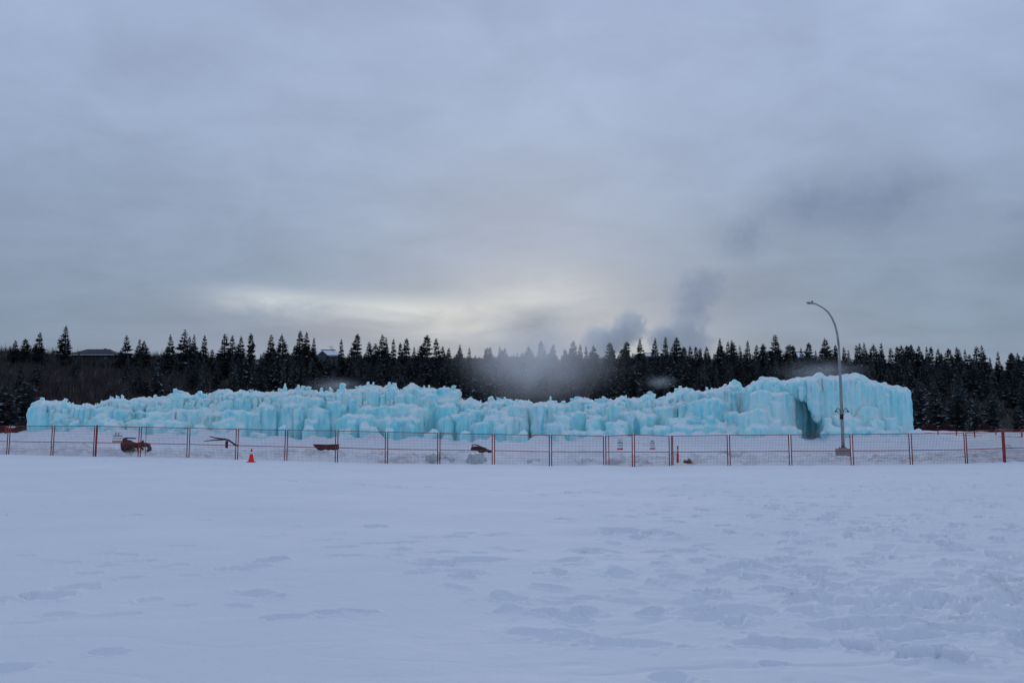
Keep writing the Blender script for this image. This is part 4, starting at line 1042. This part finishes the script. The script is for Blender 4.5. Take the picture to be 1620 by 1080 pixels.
for px, py, Y in [(497, 560, 300), (508, 563, 296), (515, 564, 303), (522, 565, 298), (529, 562, 305), (537, 558, 300), (1019, 562, 300), (1026, 566, 298), (1042, 562, 302), (1249, 553, 300), (1258, 556, 300), (1265, 563, 303), (1274, 567, 300), (1290, 553, 300),
                  (128, 567, 300), (139, 570, 303), (150, 569, 300), (163, 570, 302), (172, 566, 299), (182, 556, 300), (190, 552, 303)]:
    p = at(px, py, Y); g = hz(p.x, Y)
    place_tree(rt.choice((4, 5, 6, 7)), p.x, Y, g - .2, max(3.5, p.z - g), 'snow flecked spruce packed on the hillside below the skyline', 'hillside spruces', 1.1)
while n < 110 and tries < 6000:
    tries += 1
    px = rt.uniform(-90, 1710); Y = rt.uniform(178, 292)
    if px < 230 and rt.random() < .35: continue
    x = U(px) * Y; g = hz(x, Y); h = rt.uniform(7, 12.5)
    ytop = 684 - (g + h - EYE) / Y * F * .98
    if ytop > sil(px) - 10: continue
    if ytop < 556 or (500 < px < 545 and ytop < 572) or (845 < px < 880 and Y > 235): continue
    if min((math.hypot(x - a, Y - b) for a, b in pts), default=9) < 2.6: continue
    pts.append((x, Y)); n += 1
    place_tree(rt.choice((4, 5, 6, 7, 4, 6, 2)), x, Y, g - .2, h, 'snow flecked spruce packed on the hillside below the skyline', 'hillside spruces', rt.uniform(.8, 1.15))
# the rest of the wood behind and between them, too many to count
def far_wood():
    src = []
    for k in (4, 5, 6, 7):
        me = SP[k].children[0].data if SP[k].children[0].name.startswith('crown') else SP[k].children[1].data
        n = len(me.vertices); co = np.empty(n * 3, np.float32); me.vertices.foreach_get('co', co)
        mi = np.empty(len(me.polygons), np.int32); me.polygons.foreach_get('material_index', mi)
        src.append((co.reshape(-1, 3), mi))
    r = np.random.default_rng(31); Vs, ms, k, tr = [], [], 0, 0
    while k < 360 and tr < 9000:
        tr += 1
        px = r.uniform(150, 1720); Y = r.uniform(176, 296)
        if px < 330 and r.random() < .7: continue
        x = U(px) * Y; g = hz(x, Y); h = r.uniform(6, 11.5); yt = 684 - (g + h - EYE) / Y * F * .98
        if yt > sil(px) - 4 or yt < 559 + (px > 1400) * 8 or (498 < px < 546 and yt < 569) or (845 < px < 878 and Y > 235) or (1560 < px < 1605 and Y > 240): continue
        co, mi = src[r.integers(4)]; a = r.uniform(0, 6.28); c, s_ = math.cos(a), math.sin(a); q = h / 12; w = q * r.uniform(.85, 1.25)
        Vs.append(np.stack([(co[:, 0] * c - co[:, 1] * s_) * w + x, (co[:, 0] * s_ + co[:, 1] * c) * w + Y, co[:, 2] * q + g - .2], -1)); ms.append(mi); k += 1
    V = np.concatenate(Vs)
    tag(np_mesh('spruce_wood', V, [np.arange(len(V)).reshape(-1, 3)], [M['needles'], M['tuftsnow']], mat_idx=np.concatenate(ms)), kind='stuff', label='dense dark spruce wood filling the hillside behind the ice castle', cat='wood')
far_wood()
# nearer spruces at the edge of the flat
for i in range(64):                                      # second rank between the skyline trees
    px = 235 + 1400 * (i + rt.random() * 1.6) / 64; yt = rt.uniform(539, 556) + (px > 1450) * 7
    if 498 < px < 546 or 1010 < px < 1046 or 1255 < px < 1288: continue
    Y = rt.uniform(262, 296); p = at(px, yt, Y); g = hz(p.x, Y); h = p.z - g
    if h < 5: continue
    place_tree(rt.choice((0, 1, 3, 5, 8, 9)), p.x, Y, g - .2, h, 'dark spruce in the crowded row along the hilltop skyline', 'skyline spruces', rt.uniform(1.0, 1.5))
NEAR = [(1478, 606, 682, 135, 1.15, 'spruce past the castle end, nearest the ice'), (1513, 610, 682, 130, 1.2, 'second snowy spruce past the castle end'), (1542, 622, 684, 125, 1.1, 'third spruce past the castle end, partly behind its neighbour'), (1566, 620, 684, 128, 1.5, 'broad dark spruce past the castle end, fourth along'),
        (1608, 640, 684, 118, 1.7, 'low broad spruce nearest the photo edge, past the castle'), (1455, 600, 682, 150, 1.0, 'tall thin spruce half hidden by the castle end'), (1640, 600, 684, 140, 1.2, 'spruce cut by the photo edge, past the low broad one'),
        (38, 598, 684, 96, 1.5, 'big snow dusted spruce against the low left castle wall'), (6, 606, 684, 92, 1.6, 'big dark spruce cut by the photo edge behind the dark shed'), (-50, 590, 684, 98, 1.4, 'big spruce outside the photo edge behind the shed'),
        (200, 604, 668, 168, 1.2, 'spruce rising behind the twin ice pinnacles of the low wall')]
for px, yt, yb, Y, wd, lab in NEAR:
    p = at(px, yt, Y); g = gz(p.x, Y) if Y < 160 else hz(p.x, Y); h = p.z - g
    place_tree(rt.choice((5, 7)), p.x, Y, g - .1, h, lab, 'nearer spruces on the flat', wd * .95)

def bare_tree(seed, h, spread=.5):
    r = random.Random(seed); m = MB(); tw = MB()
    def grow(p, d, L, rad, depth):
        q = p + d * L; (m if depth == 0 else tw).tube([p, p.lerp(q, .5) + Vector((r.uniform(-1, 1), r.uniform(-1, 1), 0)) * L * .05, q], [rad, rad * .85, rad * .65], 5 if depth < 2 else 3, cap=False)
        if depth >= 4: return
        for _ in range(3 if depth < 3 else 4):
            nd = (d + Vector((r.uniform(-1, 1), r.uniform(-1, 1), r.uniform(-.25, .6))) * spread * 1.3).normalized()
            grow(p.lerp(q, r.uniform(.55, 1)), nd, L * r.uniform(.55, .78), rad * .55, depth + 1)
    grow(Vector((0, 0, -.3)), Vector((r.uniform(-.05, .05), 0, 1)).normalized(), h * .36, .014 * h + .03, 0)
    root = empty('bare_tree'); m.build('trunk', M['bark'], root, True); tw.build('crown', M['twigs'], root)
    return root
BT = [bare_tree(900 + i, 9.0, .5 + .1 * (i % 3)) for i in range(5)]
usedb = set()
def place_bare(k, x, y, z, h, label, group):
    if k in usedb: o = copy_thing(BT[k])
    else: o = BT[k]; usedb.add(k)
    s = h / 9.0; o.location = (x, y, z); o.rotation_euler = (0, 0, rt.uniform(0, 6.28)); o.scale = (s * 1.1, s * 1.1, s)
    for key in ('label', 'category', 'group'):
        if key in o.keys(): del o[key]
    tag(o, label, 'bare tree', group)
p = at(527, 539, 322); place_bare(0, p.x, 322, hz(p.x, 322), max(5, p.z - hz(p.x, 322)), 'rounded bare tree beside the white roofed house', None)
nb = 0
while nb < 165:
    px = rt.choice((rt.uniform(-80, 330), rt.uniform(-80, 1700)))
    Y = rt.choice((rt.uniform(318, 338), rt.uniform(175, 315), rt.uniform(175, 315)))
    x = U(px) * Y; g = hz(x, Y); h = rt.uniform(5, 8.5)
    lim = np.interp(px, [0, 60, 130, 200, 420, 840, 1150, 1450, 1620], [541, 545, 566, 550, 551, 551, 556, 562, 576])
    ytop = 684 - (g + h * .95 - EYE) / Y * F
    if ytop < lim - 2 or (118 < px < 190 and ytop < 566) or (500 < px < 545 and Y > 250 and ytop < 575): nb += 0; continue
    nb += 1
    place_bare(rt.randrange(5), x, Y, g - .1, h, 'bare grey brown tree mixed among the hillside spruces', 'bare hillside trees')

# undergrowth: a mass of bare stems nobody could count
def undergrowth():
    r = np.random.default_rng(9); n = 30000
    px = np.concatenate([r.uniform(-200, 1820, n - 9000), r.uniform(-200, 340, 9000)])
    Y = r.uniform(168, 336, n); x = U(px) * Y; z = hill(x, Y)
    clear = (px > 852) & (px < 874) & (Y > 240); keep = ~clear & ~((px > 1540) & (px < 1600) & (Y > 250) & (r.random(n) < .5)); x, Y, z = x[keep], Y[keep], z[keep]; n = len(x)
    k = 6; V = []; 
    H = np.where(px[keep] < 330, r.uniform(1.0, 4.6, n), r.uniform(.6, 2.4, n))
    allv = []
    for j in range(k):
        a = r.uniform(0, 6.28, n); lean = r.uniform(.05, .4, n) * H; w = r.uniform(.05, .11, n); b = r.uniform(0, 6.28, n)
        tx, ty, tz = x + lean * np.cos(a), Y + lean * np.sin(a), z + H * r.uniform(.6, 1, n)
        bx, by = x + r.normal(0, .5, n), Y + r.normal(0, .5, n)
        allv.append(np.stack([np.stack([bx - w * np.cos(b), by - w * np.sin(b), z - .1], -1), np.stack([bx + w * np.cos(b), by + w * np.sin(b), z - .1], -1), np.stack([tx, ty, tz], -1)], 1))
    V = np.concatenate(allv).reshape(-1, 3); F_ = np.arange(len(V)).reshape(-1, 3)
    tag(np_mesh('undergrowth', V, [F_], [M['twigs'], M['bark'], M['paletwigs']], mat_idx=np.tile(r.choice(3, n, p=[.45, .4, .15]), k)), kind='stuff', label='brown leafless undergrowth covering the wooded hillside', cat='undergrowth')
undergrowth()

# ------------------------------------------------------------------ houses on the ridge
def house(px, Y, w, d, wall_h, roof_h, pyground, label, roof, wall, over=.6, gable=None, name='house'):
    p = at(px, pyground, Y); root = empty(name, (p.x, Y, p.z)); tag(root, label, 'house')
    b = min(0, hz(p.x, Y) - p.z) - 1.5
    m = MB(); m.box((0, 0, (wall_h + b) / 2), (w, d, wall_h - b)); m.build('wall', wall, root)
    hw, hd = w / 2 + over, d / 2 + over
    rf = MB(); t = .35
    # ridge along x, slopes facing the camera and away
    rl = w * .28
    v = [(-hw, -hd, wall_h), (hw, -hd, wall_h), (hw, hd, wall_h), (-hw, hd, wall_h), (-rl, 0, wall_h + roof_h), (rl, 0, wall_h + roof_h)]
    v2 = [(a, b_, c + t) for a, b_, c in v]
    rf.add(v + v2, [(6, 7, 11, 10), (8, 9, 10, 11), (7, 8, 11), (9, 6, 10), (0, 3, 2, 1), (0, 1, 7, 6), (1, 2, 8, 7), (2, 3, 9, 8), (3, 0, 6, 9)])
    r = rf.build('roof', roof, root)
    m = MB(); m.box((0, -hd - .05, wall_h + t / 2 - .1), (2 * hw + .1, .08, .34)); m.build('fascia', M['fascia'], root)
    m = MB()
    if roof is M['roofsnow']: m.box((0, 0, wall_h + roof_h + t), (2 * rl, .5, .36)); m.build('ridge_cap', M['housedark'], r)
    else: m.box((rl * .55, .3, wall_h + roof_h + .1), (.9, .7, 1.0)); m.build('chimney', M['housedark'], r)
    nwin = max(2, int(w / 4))
    for i in range(nwin):
        x = -w / 2 + w * (i + .5) / nwin
        m = MB(); m.box((x, -d / 2 - .04, wall_h * .55), (1.5, .08, 1.3)); f = m.build('window', M['fascia'] if roof is M['roofsnow'] else M['housedark'], root)
        m = MB(); m.box((x, -d / 2 - .09, wall_h * .55), (1.25, .05, 1.05)); m.build('pane', M['glass'], f)
    if gable:
        gx, gw, gh = gable
        m = MB(); y0 = -d / 2 - 1.8
        m.box((gx, y0 / 2 - d / 4 + .4, wall_h / 2), (gw, abs(y0) - d / 2 + 1.0, wall_h + .3))
        m.add([(gx - gw / 2, y0 + .45, wall_h + .15), (gx + gw / 2, y0 + .45, wall_h + .15), (gx, y0 + .45, wall_h + gh - .1), (gx - gw / 2, 0, wall_h + .15), (gx + gw / 2, 0, wall_h + .15), (gx, 0, wall_h + gh - .1)], [(0, 1, 2), (0, 2, 5, 3), (1, 4, 5, 2)])
        m.build('gable', wall, root)
        m = MB(); g2 = gw / 2 + .4
        for s in (-1, 1):
            a, b_ = Vector((gx + s * g2, 0, wall_h + .05)), Vector((gx, 0, wall_h + gh + .15))
            m.add([(a.x, y0, a.z), (b_.x, y0, b_.z), (b_.x, -.5, b_.z), (a.x, -.5, a.z), (a.x, y0, a.z + .3), (b_.x, y0, b_.z + .3), (b_.x, -.5, b_.z + .3), (a.x, -.5, a.z + .3)],
                  [(0, 1, 2, 3), (4, 5, 6, 7), (0, 1, 5, 4), (1, 2, 6, 5), (2, 3, 7, 6), (3, 0, 4, 7)])
        m.build('gable_roof', roof, root)
        m = MB(); m.box((gx, y0 + .40, wall_h * .6), (gw * .45, .08, wall_h * .45)); f = m.build('window', M['fascia'], root)
        m = MB(); m.box((gx, y0 + .35, wall_h * .6), (gw * .36, .05, wall_h * .36)); m.build('pane', M['glass'], f)
house(155, 318, 15.5, 9, 2.6, 2.4, 574, 'low dark roofed house with a pale eave on the ridge', M['roofdark'], M['housedark'], 1.0)
house(519, 322, 10.0, 8, 2.2, 2.3, 573, 'grey house with a snowy roof and front gable on the ridge', M['roofsnow'], M['housewall'], .5, gable=(-1.0, 3.0, 1.5))
house(1031, 325, 11, 8, 2.4, 1.3, 575, 'house showing a snowy roof strip between skyline spruces, above the castle dip', M['roofsnow'], M['housedark'])
house(1266, 318, 10, 8, 2.4, 2.2, 577, 'house with a snowy roof slope behind spruces near the street lamp', M['roofsnow'], M['housedark'])

# ------------------------------------------------------------------ shed and shrubs near the photo edge
def shed():
    Y = 80.0; p = at(21, 688, Y); g = gz(p.x, Y); root = empty('shed', (p.x, Y, g - .1)); tag(root, 'small dark shed with a snowy roof behind the fence', 'shed')
    k = Y / F; h = max(.8, at(21, 679.5, Y).z - g)
    m = MB(); m.box((0, 0, h / 2), (6.5 * k * 1.6, .9, h)); m.build('wall', M['housedark'], root)
    m = MB(); m.box((0, 0, h + .08), (6.5 * k * 1.6 + .25, 1.1, .16)); bevel(m.build('roof', M['roofsnow'], root), .06)
    m = MB(); m.box((.02, -.47, h * .45), (.32, .03, h * .8)); m.build('door', M['darkmetal'], root)
shed()
def shrub(px, py, Y, w, h, label, mat, seed):
    r = random.Random(seed); m = MB(); p = at(px, py, Y)
    for i in range(170):
        a = r.uniform(0, 6.28); q = r.uniform(0, 1) ** .6; e = Vector((math.cos(a) * q * w / 2, math.sin(a) * q * w / 2, h * r.uniform(.45, 1.0) * (1 - .5 * q * q)))
        b = Vector((e.x * .3, e.y * .3, -.1)); md = b.lerp(e, .55) + Vector((r.uniform(-.1, .1), r.uniform(-.1, .1), .1))
        m.tube([b, md, e], [.03, .022, .008], 3, cap=False)
        for _ in range(2): m.tube([md, md + Vector((r.uniform(-.3, .3), r.uniform(-.3, .3), r.uniform(.05, .35)))], [.016, .005], 3, cap=False)
    o = m.build('shrub', mat); o.location = (p.x, Y, gz(p.x, Y)); tag(o, label, 'shrub')
shrub(5, 689, 76, 1.9, 1.0, 'low dark red leafless shrub before the shed', M['redtwigs'], 1)
shrub(32, 686, 80, 1.6, 1.5, 'dark leafless shrub between the shed and the castle wall', M['bark'], 2)
shrub(47, 684, 82, 1.0, 1.2, 'reddish leafless shrub touching the castle wall end', M['redtwigs'], 3)
shrub(-25, 689, 74, 1.9, 1.1, 'dark red shrub outside the photo edge by the shed', M['redtwigs'], 4)
for i, (px, lab) in enumerate([(1470, 'low reddish shrub at the first spruce past the castle'), (1498, 'low reddish shrub between the first two spruces past the castle'), (1558, 'low reddish shrub under the broad dark spruce')]):
    shrub(px, 682, 118, 2.6, 1.5, lab, M['redtwigs'], 20 + i)

# ------------------------------------------------------------------ steam and mist
def puff_material(name, dens, col, scale, lo, hi, edge=1.0, aniso=0.0, soft=False):
    m = bpy.data.materials.new(name); m.use_nodes = True; nt = m.node_tree; nt.nodes.clear()
    o = nt.nodes.new('ShaderNodeOutputMaterial'); v = nt.nodes.new('ShaderNodeVolumePrincipled')
    tc = nt.nodes.new('ShaderNodeTexCoord'); ob = tc.outputs['Object']
    ln = nt.nodes.new('ShaderNodeVectorMath'); ln.operation = 'LENGTH'; nt.links.new(ob, ln.inputs[0])
    fall = (1.0 - S(nt, ln.outputs['Value']))
    nn = noise(nt, ob, scale, 5, 0.6, dist=.4)
    d = (fall * edge + (nn - .5) * 1.5).step(lo, hi) * fall.step(0.0, .25) * dens
    if soft: d = fall.clamp().sq() * (nn.step(lo, hi) * .85 + .15) * dens
    nt.links.new(d.s, v.inputs['Density'])
    v.inputs['Color'].default_value = col + (1,); v.inputs['Anisotropy'].default_value = aniso
    nt.links.new(v.outputs[0], o.inputs['Volume'])
    return m
def icosphere(sub=3):
    import bmesh
    bm = bmesh.new(); bmesh.ops.create_icosphere(bm, subdivisions=sub, radius=1.0)
    me = bpy.data.meshes.new('puff'); bm.to_mesh(me); bm.free(); return me
def puff(name, px, py, Y, rx, rz, ry, mat, rot=0.0):
    me = icosphere(); me.materials.append(mat); p = at(px, py, Y)
    o = bpy.data.objects.new(name, me); COL.objects.link(o); o.location = p
    k = Y / F; o.scale = (rx * k, ry, rz * k); o.rotation_euler = (0, rot, 0)
    tag(o, kind='stuff'); return o
mist = puff_material('spray_mist', .34, (.93, .92, .905), 2.2, .25, .75, soft=True)
puff('mist', 850, 556, 125, 165, 105, 10, mist)
wisp = puff_material('wisp', .32, (.92, .94, .95), 2.4, .3, .75, soft=True)
for px, py, rx, rz in [(1300, 588, 95, 28), (1045, 604, 34, 16), (530, 610, 60, 18)]:
    puff('mist', px, py, 84, rx, rz, 3.0, wisp)
K = 900.0
smoke = puff_material('drifting_smoke', .06, (.86, .89, .94), 2.3, .38, .62, soft=True)
steam = puff_material('stack_steam', .05, (.99, .995, 1.0), 3.8, .25, .58, 1.25)
puff('smoke', 1400, 312, K, 215, 105, 70, smoke, R(-4)); puff('smoke', 1275, 320, K, 110, 80, 60, smoke); puff('smoke', 1180, 370, K, 90, 65, 50, smoke, R(-30))
low = puff_material('low_smoke', .026, (.88, .90, .94), 3.0, .25, .8, 1.2)
puff('smoke', 1108, 458, K, 66, 52, 50, low, R(-20)); puff('smoke', 1090, 500, K, 52, 48, 45, low, R(30))
puff('smoke', 1610, 340, K, 45, 28, 40, smoke)
puff('smoke', 845, 512, 420, 85, 48, 25, puff_material('dark_smoke', .07, (.62, .62, .62), 1.9, .25, .8, soft=True))
puff('steam', 950, 545, K, 42, 42, 40, steam); puff('steam', 996, 520, K, 38, 40, 40, steam, R(25)); puff('steam', 974, 538, K, 44, 30, 38, steam, R(-35)); puff('steam', 1048, 536, K, 36, 28, 34, steam, R(20)); puff('steam', 1078, 542, K, 66, 48, 45, steam)
